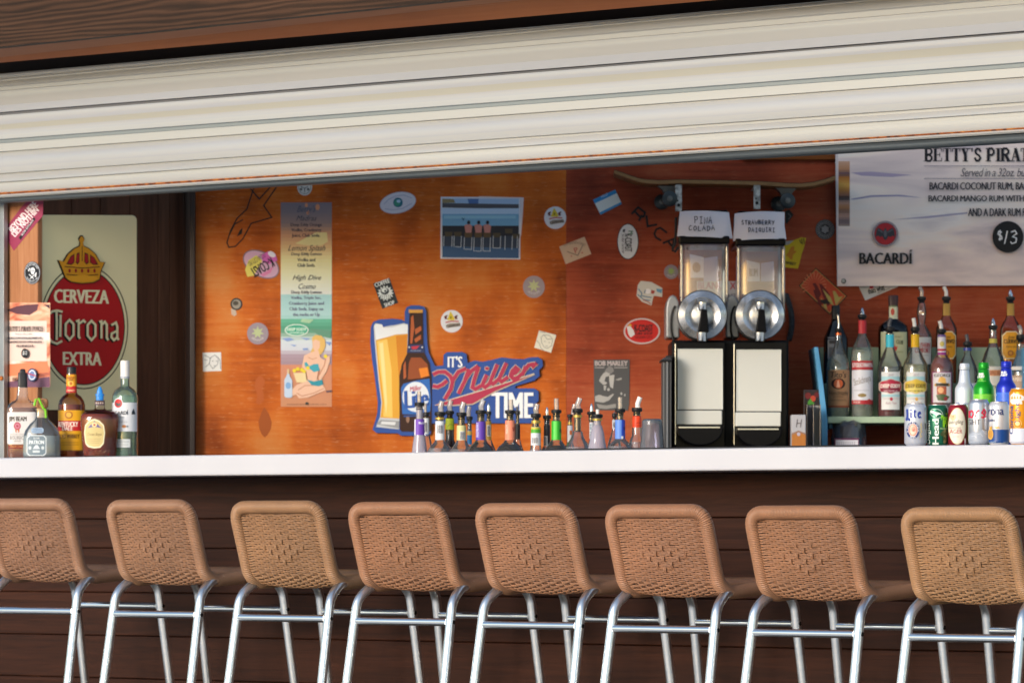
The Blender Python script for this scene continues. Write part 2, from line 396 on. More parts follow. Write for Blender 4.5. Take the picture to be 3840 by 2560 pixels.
# ---------------------------------------------------------------- inner side wall (left) of dark vertical boards
side_m = wood('dark_vertical_boards', [(0.25, '2a1a12'), (0.5, '4c3022'), (0.8, '6c4835')], scale=(30, 30, 1.6), rough=0.5, bump=0.2, big=(5, 5, 0.5), bigamt=0.4)
SS = -0.13; SO = P0 + tv * SS
p = MB(); dd = 0.315
for wd in (0.15, 0.14, 0.145, 0.14, 0.058, 0.075, 0.09):
    p.box(-0.02, 0, dd + 0.0015, dd + wd - 0.0015, 0, 2.9); dd += wd
p.box(-0.05, -0.021, 0.315, dd, 0, 2.9)
pside = p.build('side_wall', side_m, None, B(SS, 0), BRZ, bevel=0.002)
tag(pside, 'dark brown vertical board wall behind the cream oval sign', 'wall')
p = MB(); e0 = at((0, 0, 1), 712, 1000, YB - 0.05); e1 = at((0, 0, 1), 731, 1000, YB - 0.05)
p.box(e0.x, e1.x, -0.05, 0.03, 0, 2.9); tag(p.build('corner_trim', mat('black_brown_paint', '2a1c16', 0.5), None, (0, YB, 0), 0, bevel=0.003), 'narrow black-brown corner strip at the left edge of the orange panel', 'trim')

# ---------------------------------------------------------------- back wall: orange and red stained plywood
or_m = wood('orange_stained_plywood', [(0.32, '74300c'), (0.42, 'a04c16'), (0.5, 'b85c1c'), (0.56, 'c06a28'), (0.66, 'c27a3e')], scale=(2.5, 4, 60), rough=0.45, bump=0.12,
            big=(4.2, 4.2, 2.6), bigamt=0.72, streak=((30, 30, 170), 0.57, 'dca878', 0.34))
rd_m = wood('red_stained_plywood', [(0.34, '561f10'), (0.44, '82351f'), (0.52, '9a4429'), (0.62, 'a85a3a')], scale=(2.5, 4, 60), rough=0.45, bump=0.12,
            big=(2.4, 2.4, 2.0), bigamt=0.7, streak=((30, 30, 170), 0.58, 'bc8460', 0.28))
xs = at((0, 0, 1), 2123, 1000, YB).x; xl = at((0, 0, 1), 728, 1000, YB).x
p = MB(); p.box(xl, xs, 0, 0.02, 0, 2.9)
ow = p.build('plywood_wall', or_m, None, (0, YB, 0)); tag(ow, 'orange stained plywood wall panel covered with stickers', 'wall')
p = MB(); p.box(xs + 0.0002, 2.5, 0.001, 0.02, 0, 2.9)
tag(p.build('plywood_wall', rd_m, None, (0, YB, 0)), 'red-brown stained plywood wall panel behind the frozen drink machine', 'wall')
kn = Print(); kn.poly([(388, 1095), (402, 1098), (418, 1120), (415, 1145), (400, 1160), (412, 1190), (412, 1230), (385, 1250), (370, 1240), (378, 1200), (362, 1150), (370, 1115)], 'a8521a')
kn.build('wood_knot', flat(cB, Vector((0, YB, 0)), Vector((0, 1, 0)), Vector((0, -1, 0))), ow, thick=0.0004, base_loc=False).location = (0, -YB, 0)
kn = Print(); kn.poly([(415, 1262), (440, 1300), (455, 1345), (450, 1380), (432, 1412), (418, 1425), (402, 1410), (388, 1375), (384, 1340), (398, 1295)], '96480f')
kn.build('wood_knot', flat(cB, Vector((0, YB, 0)), Vector((0, 1, 0)), Vector((0, -1, 0))), ow, thick=0.0004, base_loc=False).location = (0, -YB, 0)
ta = at((0, 0, 1), 2780, 601, YB); tb = at((0, 0, 1), 3900, 540, YB)
p = MB(); p.box(ta.x, 2.5, -0.022, 0, ta.z, tb.z)
tag(p.build('wooden_batten', wood('brown_batten', [(0.3, '5d2f10'), (0.7, '8a4f20')], scale=(2, 20, 40)), None, (0, YB, 0), bevel=0.003), 'brown wooden batten along the top of the red wall, left of the banner', 'trim')
# back bar the machine and the bottle rack stand on, and the rail of the pouring bottles
p = MB(); p.box(0.05, 2.5, -0.62, -0.001, 0.0, 1.12)
tag(p.build('back_bar', mat('grey_steel_bench', '55585c', 0.4, 0.4), None, (0, YB, 0), bevel=0.004), 'steel back bar bench under the frozen drink machine', 'bench')
rk = MB(); ra, _ = bar_sz(1450, 1700, 0.6); rb, _ = bar_sz(2620, 1700, 0.6)
rk.box(ra, rb, 0.57, 0.86, 0.0, 0.95)
tag(rk.build('speed_rail', mat('grey_steel_bench', '55585c', 0.4, 0.4), None, B(0, 0), BRZ, bevel=0.004), 'steel bottle rail behind the counter holding the pouring bottles', 'bottle rail')

# ---------------------------------------------------------------- roller shutter, half drawn
# heights of each fold read at the left frame edge and two thirds across; lean = how far the fold's face looks up (+) or down (-), in degrees
sh_m = bpy.data.materials.new('cream_shutter_paint'); sh_m.use_nodes = True; MATS['cream_shutter_paint'] = sh_m
t = sh_m.node_tree; bs = t.nodes['Principled BSDF']; tc = N(sh_m, 'ShaderNodeTexCoord'); mp = N(sh_m, 'ShaderNodeMapping'); mp.inputs['Scale'].default_value = (0.35, 3, 6)
n1 = N(sh_m, 'ShaderNodeTexNoise'); n1.inputs['Detail'].default_value = 6; n1.inputs['Scale'].default_value = 1
t.links.new(tc.outputs['Object'], mp.inputs[0]); t.links.new(mp.outputs[0], n1.inputs[0]); cr = N(sh_m, 'ShaderNodeValToRGB')
cr.color_ramp.elements[0].position = 0.3; cr.color_ramp.elements[0].color = (*lin('a3a29f'), 1); cr.color_ramp.elements[1].position = 0.7; cr.color_ramp.elements[1].color = (*lin('afaeab'), 1)
t.links.new(n1.outputs[0], cr.inputs[0]); t.links.new(cr.outputs[0], bs.inputs['Base Color']); bs.inputs['Roughness'].default_value = 0.3; bs.inputs['Metallic'].default_value = 0.25
rubber = rampnoise('dark_rubber_seal', [(0.3, '2b3033'), (0.7, '474d50')], (1, 30, 60), 0.4)
K1 = 0.5442
folds = [(505, 88, 0), (540, 108, -62), (560, 125, -50), (574, 150, 42), (588, 175, 15), (625, 225, -48), (640, 248, -8), (672, 270, 4), (725, 335, 24), (770, 395, -12), (793, 415, -64), (815, 440, 12),
         (855, 470, -6), (890, 520, -24), (925, 560, 8), (955, 600, 14), (985, 635, -36), (1040, 695, 4), (1055, 710, -66), (1075, 735, 30), (1110, 770, 14), (1150, 815, 2), (1190, 860, -16), (1200, 880, -62), (1225, 905, 34),
         (1250, 925, 16), (1265, 955, -66), (1290, 985, 6), (1325, 1026, -14)]
SA, SB = 0.0, None
dsh = 0.17
def fold_pts(va, vb, d):
    sa, za = bar_sz(0, va, d); sb, zb = bar_sz(2560, vb, d); k = (zb - za) / (sb - sa)
    return za - k * sa, k
def strip(profile, name, m, parent, s0=-0.35, s1=4.9, close=False, smooth=0, tone=None):
    mb = MB(); vs = []; n = len(profile)
    for s_ in (s0, s1):
        for d_, z_, k_ in profile: vs.append((s_, d_, z_ + k_ * s_))
    fs = [(i, i + 1, n + i + 1, n + i) for i in range(n - 1)]
    if close: fs += [(n - 1, 0, n, 2 * n - 1), tuple(range(n)), tuple(range(2 * n - 1, n - 1, -1))]
    mb.add(vs, fs)
    for i, k in enumerate(tone or []): mb.m[i] = k
    return mb.build(name, m, parent, smooth=smooth)
shut = thing('roller_shutter', 'cream ribbed roller shutter half drawn down over the bar opening', 'shutter', B(0, 0), BRZ)
prof = []; tone = []; zprev = None; dcur = 0.0
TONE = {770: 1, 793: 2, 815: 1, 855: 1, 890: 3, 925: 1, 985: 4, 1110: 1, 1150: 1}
for va, vb, lean in folds:
    z_, k_ = fold_pts(va * K1, vb * K1, dsh)
    if zprev is not None and lean <= -36:          # a slot between two slats
        dp = 0.010 if lean <= -62 else 0.004
        hh_ = zprev - z_; prof += [(dcur + dp, zprev - hh_ * 0.25, kprev), (dcur + dp, z_ + hh_ * 0.15, k_)]
    elif zprev is not None: dcur -= (zprev - z_) * math.tan(R(lean * 0.8))
    prof.append((dcur, z_, k_)); zprev = z_; kprev = k_
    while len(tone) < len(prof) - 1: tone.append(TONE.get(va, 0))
span = len(prof) - 1; drift = prof[-1][0]
prof = [(dsh + 0.02 + a_ - drift * (prof[0][1] - z_) / (prof[0][1] - prof[-1][1]), z_, k_) for a_, z_, k_ in prof]; dcur = prof[-1][0]
back = [(p_[0] + 0.012, p_[1], p_[2]) for p_ in prof[::-1]]
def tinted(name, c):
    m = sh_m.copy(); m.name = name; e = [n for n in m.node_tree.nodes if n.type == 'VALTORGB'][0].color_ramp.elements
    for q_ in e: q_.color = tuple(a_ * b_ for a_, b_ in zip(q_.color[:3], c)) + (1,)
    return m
strip(prof + back, 'slat_curtain', [sh_m, tinted('lavender_grey_reflection', (0.93, 0.94, 1.0)), tinted('dark_grey_slot_shade', (0.32, 0.32, 0.35)), tinted('beige_bounce_tint', (0.94, 0.9, 0.78)), tinted('blue_grey_reflection', (0.55, 0.62, 0.66))], shut, close=True, tone=tone, smooth=24)  # tints paint in sky and ground reflections and the shade between slats
def rail(va0, vb0, va1, vb1, d0, d1, name, m, bev=0.004):
    za, ka = fold_pts(va0 * K1, vb0 * K1, dsh); zb, kb = fold_pts(va1 * K1, vb1 * K1, dsh); e = dcur
    return strip([(e + d0, za, ka), (e + d0 - 0.002, (za + zb) / 2, (ka + kb) / 2), (e + d0 + 0.003, zb, kb), (e + d1, zb, kb), (e + d1, za, ka)], name, m, shut, close=True)
rail(1326, 1027, 1342, 1041, -0.016, 0.02, 'rust_seam', rust)
rail(1341, 1040, 1362, 1062, -0.014, 0.03, 'bottom_lip', sh_m)
za, ka = fold_pts(1362 * K1, 1062 * K1, dsh); zb, kb = fold_pts(1397 * K1, 1120 * K1, dsh); tp = []
for i in range(13):
    a = R(90 + 180 * i / 12); hh = (za - zb) / 2; tp.append((dcur + 0.004 + 0.022 * math.cos(a), (za + zb) / 2 + hh * math.sin(a), (ka + kb) / 2 + (ka - kb) / 2 * math.sin(a)))
strip(tp, 'bottom_seal', rubber, shut, close=True, smooth=50)

# ---------------------------------------------------------------- roof overhang
fas_m = wood('weathered_fascia', [(0.25, '21160e'), (0.45, '332217'), (0.62, '402b1e'), (0.8, '513a2a')], scale=(2.5, 45, 50), rough=0.6, bump=0.2, big=(0.8, 3, 3), bigamt=0.35, ring=(0.5, 5, 5))
sof_m = wood('brown_soffit', [(0.3, '8a4c26'), (0.7, 'a86436')], scale=(1.2, 16, 16), rough=0.5, bump=0.1)
DF = -0.22
sa, za = bar_sz(0, 177, DF); sb, zb = bar_sz(1700, 2, DF); kf = (zb - za) / (sb - sa); zf = za - kf * sa
roof = thing('roof_overhang', 'brown timber roof edge above the roller shutter', 'roof', B(0, 0), BRZ)
strip([(DF, zf, kf), (DF, zf + 0.42, kf), (DF + 0.04, zf + 0.42, kf), (DF + 0.04, zf, kf)], 'fascia_board', fas_m, roof, -1.2, 5.6, True)
sa2, za2 = bar_sz(0, 236, 0.0); sb2, zb2 = bar_sz(1280, 124, 0.0); k2 = (zb2 - za2) / (sb2 - sa2); z2 = za2 - k2 * sa2
strip([(DF + 0.041, zf + 0.004, kf), (DF + 0.041, zf + 0.03, kf), (0.0, z2 + 0.03, k2), (0.0, z2, k2)], 'soffit_board', sof_m, roof, -1.2, 5.6, True)
strip([(DF + 0.041, zf + 0.4, kf), (DF + 0.041, zf + 0.44, kf), (0.30, zf + 0.44, kf), (0.30, zf - 0.15, kf), (0.26, zf - 0.15, kf), (0.26, zf + 0.4, kf)], 'roof_deck', mat('dark_underside', '2a1a12', 0.8), roof, -1.2, 5.6, True)

# ================================================================ BAR STOOLS
wick = bpy.data.materials.new('woven_plastic_cane'); wick.use_nodes = True; MATS['woven_plastic_cane'] = wick
t = wick.node_tree; bs = t.nodes['Principled BSDF']; oi = N(wick, 'ShaderNodeObjectInfo'); tc = N(wick, 'ShaderNodeTexCoord')
nn = N(wick, 'ShaderNodeTexNoise'); nn.inputs['Scale'].default_value = 9; nn.inputs['Detail'].default_value = 5; t.links.new(tc.outputs['Object'], nn.inputs[0])
mr = N(wick, 'ShaderNodeMapRange'); mr.inputs[1].default_value = 0.3; mr.inputs[2].default_value = 0.7; mr.inputs[3].default_value = 0.82; mr.inputs[4].default_value = 1.12; t.links.new(nn.outputs[0], mr.inputs[0])
mu = N(wick, 'ShaderNodeVectorMath', operation='SCALE'); t.links.new(oi.outputs['Color'], mu.inputs[0]); t.links.new(mr.outputs[0], mu.inputs['Scale']); t.links.new(mu.outputs[0], bs.inputs['Base Color'])
bs.inputs['Roughness'].default_value = 0.42; bs.inputs['Specular IOR Level'].default_value = 0.4
chrome = rampnoise('polished_steel', [(0.3, 'e8eaec'), (0.7, 'f4f5f6')], (4, 4, 60), 0.13, 1.0)
satin = rampnoise('satin_steel', [(0.3, 'e8eaec'), (0.7, 'f4f5f6')], (4, 4, 60), 0.3, 1.0)
screw = mat('dark_screw', '4a4a4c', 0.3, 1.0)

def arc_pts(c, a0, a1, r, n, ax, ay):
    return [c + ax * (r * math.cos(a0 + (a1 - a0) * i / n)) + ay * (r * math.sin(a0 + (a1 - a0) * i / n)) for i in range(n + 1)]
def round_path(pts, rads, n=6, closed=False):
    """polyline with rounded corners"""
    pts = [Vector(p) for p in pts]; o = []; m = len(pts)
    for i, p in enumerate(pts):
        r = rads[i] if hasattr(rads, '__len__') else rads
        if (not closed and i in (0, m - 1)) or r <= 0: o.append(p); continue
        a = (pts[(i - 1) % m] - p); b_ = (pts[(i + 1) % m] - p); la, lb = a.length, b_.length; a.normalize(); b_.normalize()
        ang = a.angle(b_); dd = min(r / math.tan(ang / 2), la * 0.49, lb * 0.49); s0, s1 = p + a * dd, p + b_ * dd
        for k in range(n + 1):
            u = k / n; o.append(s0 * (1 - u) ** 2 + p * 2 * u * (1 - u) + s1 * u ** 2)
    return o
def resample(pts, step, closed=False):
    pts = [Vector(p) for p in pts]; q = pts + ([pts[0]] if closed else []); L = [0]
    for a, b_ in zip(q, q[1:]): L.append(L[-1] + (b_ - a).length)
    n = max(2, round(L[-1] / step)); o = []; j = 0
    for i in range(n if closed else n + 1):
        d_ = L[-1] * i / n
        while j < len(L) - 2 and L[j + 1] < d_: j += 1
        k = (d_ - L[j]) / max(1e-9, L[j + 1] - L[j]); o.append(q[j].lerp(q[j + 1], min(1, max(0, k))))
    return o
HX = 0.174
side_poly = [(-0.062, 0.965), (0.006, 0.752), (0.06, 0.731), (0.345, 0.752)]       # y, z of the side tube's axis
def make_stool():
    root = thing('bar_stool', 'x', 'bar stool', group='woven bar stools lined up along the counter')
    sp = [Vector((0, y, z)) for y, z in side_poly]
    # one closed wrapped tube: seat front, seat side, up the back, over the top and round again
    loop = [(-HX, 0.345, 0.752), (-HX, 0.06, 0.731), (-HX, 0.006, 0.752), (-HX, -0.062, 0.965), (HX, -0.062, 0.965), (HX, 0.006, 0.752), (HX, 0.06, 0.731), (HX, 0.345, 0.752)]
    path = round_path(loop, [0.05, 0.06, 0.06, 0.05, 0.05, 0.06, 0.06, 0.05], 8, True)
    pitch = 0.0052; pts = resample(path, pitch / 3, True); rs = []
    for i in range(len(pts)): rs.append(0.0204 - 0.0030 * (0 if i % 3 else 1))
    mb = MB(); mb.tube(pts, rs, 14, True); fr = mb.build('wrapped_frame', wick, root, smooth=80); fr.color = (1, 1, 1, 1)
    # woven panel, back and seat in one sheet
    prof = resample(round_path([(0, -0.052, 0.950), (0, 0.002, 0.756), (0, 0.055, 0.728), (0, 0.335, 0.748)], [0, 0.07, 0.07, 0], 8), 0.002)
    tot = 0.002 * (len(prof) - 1)
    def P_(l):
        i = min(len(prof) - 2, max(0, int(l / 0.002))); k = l / 0.002 - i; p = prof[i].lerp(prof[i + 1], k); tt = (prof[i + 1] - prof[i]).normalized()
        return p, Vector((0, tt.z, -tt.y)) * -1        # normal towards the sitter is +, towards the back -
    mb = MB(); NC = 11; sx = 0.0264; rows = int((tot - 0.008) / 0.0081); CR, CC = 13, 5
    def dia(r, c_): return abs(c_ - CC) / 3.3 + abs(r - CR) / 6.5 < 1
    def front(r, c_):
        if dia(r, c_): return (r // 2 + c_) % 2
        return (r + c_) % 2
    def bulge(x): return -0.010 * (1 - (x / 0.15) ** 2) if abs(x) < 0.15 else 0.0
    for r in range(rows):
        for k in (-1, 1):
            l = 0.008 + r * 0.0081 + 0; q = []
            xs_ = [-0.174, -0.160, -0.150] + [(c_ - CC + h) * sx for c_ in range(NC) for h in (-0.25, 0.25)] + [0.150, 0.160, 0.174]
            for x in xs_:
                fr_ = 1
                if abs(x) > 0.145: off = (-0.006 if abs(x) < 0.155 else -0.002)
                else:
                    c_ = round(x / sx) + CC; fr_ = front(r, c_); off = (-0.0034 if fr_ else 0.0024) + bulge(x)
                p, nrm = P_(l + k * (0.0021 if abs(x) > 0.17 else 0.0010 if abs(x) > 0.14 else 0.0021 if fr_ else 0.0016)); q.append(p + Vector((x, 0, 0)) + nrm * off)
            mb.tube(q, 0.0016, 6, caps=False)
    for c_ in range(NC):
        for k in (-1, 1):
            q = []; rq = []
            for r in range(rows):
                l = 0.008 + r * 0.0081; p, nrm = P_(l); x = (c_ - CC) * sx + k * 0.0023
                up = dia(r, c_) and not front(r, c_); rq.append(0.0021 if up else 0.0013); off = (-0.0036 if up else 0.0012) + bulge(x); q.append(p + Vector((x, 0, 0)) + nrm * off)
            mb.tube(q, rq, 5, caps=False)
    pn = mb.build('woven_panel', wick, root, smooth=80)
    LX = 0.188; r_ = 0.0143
    for sgn in (-1, 1):
        for kind in (0, 1):
            if kind == 0: pp = [(sgn * 0.176, 0.085, 0.737), (sgn * 0.180, 0.030, 0.728), (sgn * LX, -0.022, 0.690), (sgn * (LX + 0.012), -0.140, 0.0)]; rz_, ry = 0.625, -0.0331
            else: pp = [(sgn * 0.176, 0.255, 0.742), (sgn * 0.180, 0.312, 0.735), (sgn * LX, 0.347, 0.695), (sgn * (LX + 0.012), 0.462, 0.0)]; rz_, ry = 0.638, 0.3564
            mb = MB(); mb.tube(round_path(pp, [0, 0.06, 0.07, 0], 8), r_, 18); lg = mb.build('leg', satin, root, smooth=60)
            mb = MB(); mb.lathe([(0.0062, 0), (0.0062, 0.0022), (0.003, 0.0036)], 12)
            mb.v = [(sgn * (LX + r_ - 0.001 + z), ry + x, rz_ + y) for x, y, z in mb.v]; mb.build('bolt', screw, lg, smooth=40)
            mb = MB(); mb.tube([(sgn * (LX + 0.012), pp[3][1], 0), (sgn * (LX + 0.0117), pp[3][1] * 0.96 + 0.0, 0.022)], 0.0145, 14); mb.build('rubber_foot', mat('black_rubber', '101014', 0.5), lg, smooth=50)
    for rz_, ry in ((0.625, -0.0331), (0.638, 0.3564)):
        mb = MB(); mb.tube([(-LX + r_ - 0.003, ry, rz_), (LX - r_ + 0.003, ry, rz_)], 0.0118, 16); mb.build('rung', chrome, root, smooth=60)
    return root
DR = -0.40
mids = [126, 584, 1059, 1508, 1989, 2485, 3018, 3612]
tints = ['c08f66', 'c2925f', 'c69a62', 'c68d5c', 'c99263', 'c68e5e', 'c48a5c', 'cc9c62']
tints = ['956f57', '967056', '997455', '996e52', '996f54', '996e53', '976d51', '9b7655']
where = ['woven tan bar stool cut off by the left frame edge', 'woven tan bar stool standing second from the left', 'honey coloured woven bar stool standing third from the left', 'woven tan bar stool standing fourth from the left',
         'woven tan bar stool standing fourth from the right', 'woven tan bar stool standing third from the right', 'reddish tan woven bar stool standing second from the right', 'yellowish woven bar stool at the right end of the row']
proto = make_stool()
for i, u in enumerate(mids):
    o = proto if i == 0 else copy_tree(proto)
    p_ = on_bar(u, 2300, DR - 0.0325); s_ = (p_ - P0).dot(tv)
    o.location = B(s_, DR, floor_z(s_)); o.rotation_euler = (0, 0, BRZ + R([0.6, -0.8, 0.5, 1.0, -0.6, 0.3, -0.4, 0.2][i])); o['label'] = where[i]
    for ch in o.children:
        if ch.name.split('.')[0] in ('wrapped_frame', 'woven_panel'): ch.color = (*lin(tints[i]), 1)

# ================================================================ SIGNS, POSTERS AND STICKERS
K_, W_ = '15151a', 'e6e6e6'
SLAB = {'B': (0.72, 'v.16', 'c.5,.0,.5', 'c.5,.5,1'), 'E': (0.68, 'v.16', 'h.035,.05,.95', 'h.5,.16,.7', 'h.965,.05,.95', 't.93,.03,.28', 't.93,.72,.97', 't.7,.36,.64'), 'T': (0.7, 'v.5', 'h.035,.03,.97', 't.05,.03,.28', 't.95,.03,.28'),
        'Y': (0.74, 'd.2,.0,.5,.52', 'e.82,.0,.5,.52', 'w.5,.5', 's.2,0', 's.82,0'), 'S': (0.6, 'S'), 'P': (0.7, 'v.16', 'c.5,.0,.55'), 'I': (0.36, 'v.5'), 'R': (0.76, 'v.16', 'c.5,.0,.52', 'd.5,.5,.86,1', 's.86,1'),
        'A': (0.76, 'e.5,.0,.14,1', 'd.5,.0,.86,1', 'h.66,.3,.7', 's.14,1', 's.86,1'), 'U': (0.78, 'w.18,0', 'U', 's.18,0', 's.84,0'), 'N': (0.8, 'e.16,1,.16,0', 'd.16,.0,.84,1', 'e.84,0,.84,1', 's.16,1', 's.84,0', 's.16,0'),
        'C': (0.68, 'C'), 'H': (0.82, 'v.18', 'v.82', 'h.5,.18,.82'), "'": (0.24, 'a'), ' ': (0.36,)}
def slab(p, body, x0, y0, x1, y1, c):
    tot = sum(SLAB[ch][0] for ch in body) + 0.06 * (len(body) - 1); k = (x1 - x0) / tot; x = x0; H = y1 - y0; T = 0.215 * k * 1.1; t = 0.055 * H
    for ch in body:
        wd = SLAB[ch][0] * k; X = lambda a: x + a * wd; Y = lambda b: y0 + b * H
        def serif(a, b): p.rect(X(a) - T * 0.95, Y(b) - (t if b > 0.5 else 0), X(a) + T * 0.95, Y(b) + (0 if b > 0.5 else t), c)
        for o in SLAB[ch][1:]:
            q = [float(v) for v in o[1:].split(',')] if len(o) > 1 else []
            if o[0] == 'v': p.rect(X(q[0]) - T / 2, y0, X(q[0]) + T / 2, y1, c); serif(q[0], 0); serif(q[0], 1)
            elif o[0] == 'w': p.rect(X(q[0]) - T / 2, Y(q[1]), X(q[0]) + T / 2, Y(1 if q[1] else 0.75), c); (serif(q[0], 1) if q[1] else 0)
            elif o[0] == 'h': p.rect(X(q[1]), Y(q[0]) - t / 2, X(q[2]), Y(q[0]) + t / 2, c)
            elif o[0] == 't': p.rect(X(q[0]) - t * 0.5, Y(q[1]), X(q[0]) + t * 0.5, Y(q[2]), c)
            elif o[0] == 's': serif(*q)
            elif o[0] in 'de': p.stroke([(X(q[0]), Y(q[1])), (X(q[2]), Y(q[3]))], T if o[0] == 'd' else t * 1.2, c)
            elif o[0] == 'c': p.stroke([(X(0.2), Y(q[1]) + t / 2), (X(0.6), Y(q[1]) + t / 2), (X(0.8), Y((q[1] * 2 + q[2]) / 3)), (X(0.8), Y((q[1] + 2 * q[2]) / 3)), (X(0.6), Y(q[2]) - t / 2), (X(0.2), Y(q[2]) - t / 2)], T * 0.72, c)
            elif o == 'S': p.stroke([(X(0.9), Y(0.28)), (X(0.72), Y(0.06)), (X(0.36), Y(0.05)), (X(0.16), Y(0.22)), (X(0.3), Y(0.42)), (X(0.7), Y(0.56)), (X(0.86), Y(0.76)), (X(0.64), Y(0.95)), (X(0.3), Y(0.95)), (X(0.08), Y(0.72))], T * 0.72, c)
            elif o == 'U': p.stroke([(X(0.18), Y(0.7)), (X(0.26), Y(0.92)), (X(0.5), Y(0.97)), (X(0.74), Y(0.92)), (X(0.84), Y(0.7)), (X(0.84), Y(0))], T * 0.6, c)
            elif o == 'C': p.stroke([(X(0.92), Y(0.3)), (X(0.76), Y(0.07)), (X(0.44), Y(0.05)), (X(0.2), Y(0.26)), (X(0.16), Y(0.5)), (X(0.2), Y(0.74)), (X(0.44), Y(0.95)), (X(0.76), Y(0.93)), (X(0.92), Y(0.7))], T * 0.72, c)
            elif o == 'a': p.poly([(X(0.2), Y(0)), (X(0.8), Y(0)), (X(0.6), Y(0.3)), (X(0.4), Y(0.3))], c)
        x += wd + 0.06 * k
sunset = rampnoise('sunset_print', [(0.28, 'b6aab0'), (0.38, 'ccbab8'), (0.47, 'dfccc6'), (0.54, 'e8d6ca'), (0.62, 'e8dcd4'), (0.72, 'd2c6c4')], (1.5, 4, 9), 0.45, detail=6, dist=0.9)
fire = rampnoise('fiery_sky_print', [(0.3, '4a2c34'), (0.42, 'c0664a'), (0.55, 'dfa888'), (0.68, 'e6d0c8')], (9, 9, 22), 0.45, detail=4, dist=0.6)
sideO = SO; sideN = tv; sideF = tv            # left inner wall; its face looks along the bar
mapS = flat(cA, SO, tv, tv)
sg = thing('oval_beer_sign', 'cream metal sign with a red oval and gold crown on the left inner wall', 'sign', mapS(460, 640, 0))
def loc(m, o):
    l = o.location.copy(); return lambda x, y, h: m(x, y, h) - l
def on_thing(p, name, m, root, **k):
    o = p.build(name, loc(m, root), root, base_loc=False, **k); return o
p = Print(); p.poly([(203, 146)] + [q for q in rrect_pts(300, 148, 699, 1150, 26) if q[0] > 400] + [(203, 1150)], 'ece0b0')
on_thing(p, 'panel', mapS, sg, thick=0.006)
sgn_slope = 0.045
p = Print()
p.ell(425, 724, 229, 320, '1c1a14', n=64); p.ell(425, 724, 224, 314, 'e8dcae', n=64); p.ell(425, 724, 212, 299, '1c1a14', n=64); p.ell(425, 724, 207, 293, 'b00e14', n=64)
p.text('CERVEZA', 270, 531, 555, 602, 'ece2b8', 0.035, slope=0.02); p.text('EXTRA', 316, 853, 517, 920, 'ece2b8', 0.035, slope=0.02)
def fromP(pts): return [(x * 0.4147 / 0.7269, (1080 + y * 0.4147 - 700) / 0.7269) for x, y in pts]
letters = [[(415, 250), (455, 212), (500, 203), (550, 215)], [(495, 215), (498, 300), (496, 470)], [(532, 240), (530, 330), (528, 440)], [(410, 440), (455, 487), (500, 503), (545, 478)],
           [(577, 325), (612, 288), (648, 325), (648, 425), (612, 465), (577, 425), (577, 325)], [(672, 303), (694, 292), (694, 440), (708, 456)], [(694, 325), (738, 293), (757, 312)],
           [(775, 333), (810, 296), (846, 333), (846, 430), (810, 470), (775, 430), (775, 333)], [(880, 307), (900, 300), (900, 455)], [(900, 335), (930, 305), (948, 330), (948, 450), (962, 470)],
           [(990, 335), (1030, 312), (1042, 345), (1042, 450), (1056, 470)], [(1042, 385), (992, 412), (990, 445), (1012, 470), (1042, 445)]]
for l in letters: p.stroke([(x - 6, y + 5) for x, y in fromP(l)], 15, '14120c')
for l in letters: p.stroke(fromP(l), 11.5, 'e8dcae')
on_thing(p, 'oval', mapS, sg, thick=0.0066, drop=0.0062)
p = Print(); gold, dk = 'd08e12', '241608'
crown = [(292, 380), (318, 388), (340, 350), (372, 322), (400, 308), (403, 290), (396, 275), (405, 258), (414, 258), (424, 275), (416, 290), (420, 308), (448, 322), (480, 350), (502, 388), (527, 391), (508, 432), (500, 478), (470, 493), (412, 498), (355, 490), (328, 470), (312, 428)]
c_ = Vector((410, 400)); p.poly([tuple(c_ + (Vector(q) - c_) * 1.045) for q in crown], dk); p.poly(crown, gold)
for q in ([(330, 400), (352, 360), (372, 345), (372, 392), (356, 404)], [(378, 390), (384, 345), (398, 338), (398, 388), (388, 402)], [(422, 388), (424, 340), (442, 347), (446, 392), (434, 402)], [(452, 392), (452, 350), (474, 366), (494, 402), (470, 404)]): p.poly(q, dk); cq = sum((Vector(a_) for a_ in q), Vector((0, 0))) / len(q); p.poly([tuple(cq + (Vector(a_) - cq) * 0.8) for a_ in q], '9c1216')
p.stroke([(320, 412), (412, 420), (504, 414)], 4, dk); p.stroke([(330, 452), (412, 461), (494, 454)], 4, dk)
p.ell(412, 474, 78, 17, 'dd9a1c'); p.stroke([(411, 308), (411, 385)], 3, dk)
for x in (346, 378, 410, 442, 474): p.ell(x, 434, 6, 10, '8f0d12', n=14)
on_thing(p, 'crown', mapS, sg, thick=0.011, drop=0.0062)

# stickers on the timber post
Op = P0 + nv * DP
mapQ = flat(cQ, Op, nv, -nv); mapPo = flat(cP, Op, nv, -nv)
p = Print(); p.poly([(58, 545), (85, 455), (330, 130), (450, 0), (640, 0), (632, 270), (205, 785)], '8e3450')
p.poly([(58, 545), (85, 458), (112, 470), (92, 610)], 'e0d6c4')
p.text('BEYOND HERE', 65, 235, 625, 340, 'e2d6d8', 0.03, 0.0, 47.5); p.text('LIES NOTHIN', 110, 320, 640, 405, 'e2d6d8', 0.03, 0.0, 47.5)
p.poly([(282, 590), (500, 295), (528, 320), (305, 628)], K_); p.text('BOB DYLAN', 268, 430, 545, 460, 'd8c8cc', 0.02, 0, 53.5)
sticker('sticker', p, None, 'maroon slanted sticker with white capitals at the top of the timber post', mapf=mapQ)
p = Print(); p.ell(478, 1110, 120, 168, '14161c'); p.ring(478, 1110, 112, 158, 5, 'c8ccd4')
for a0, a1, s_ in ((-62, 62, 'K COAST SURF SHOP'),): p.arc(s_, 478, 1110, 92, 26, a0, a1, 'd8dce4', 0.02, ry=1.38)
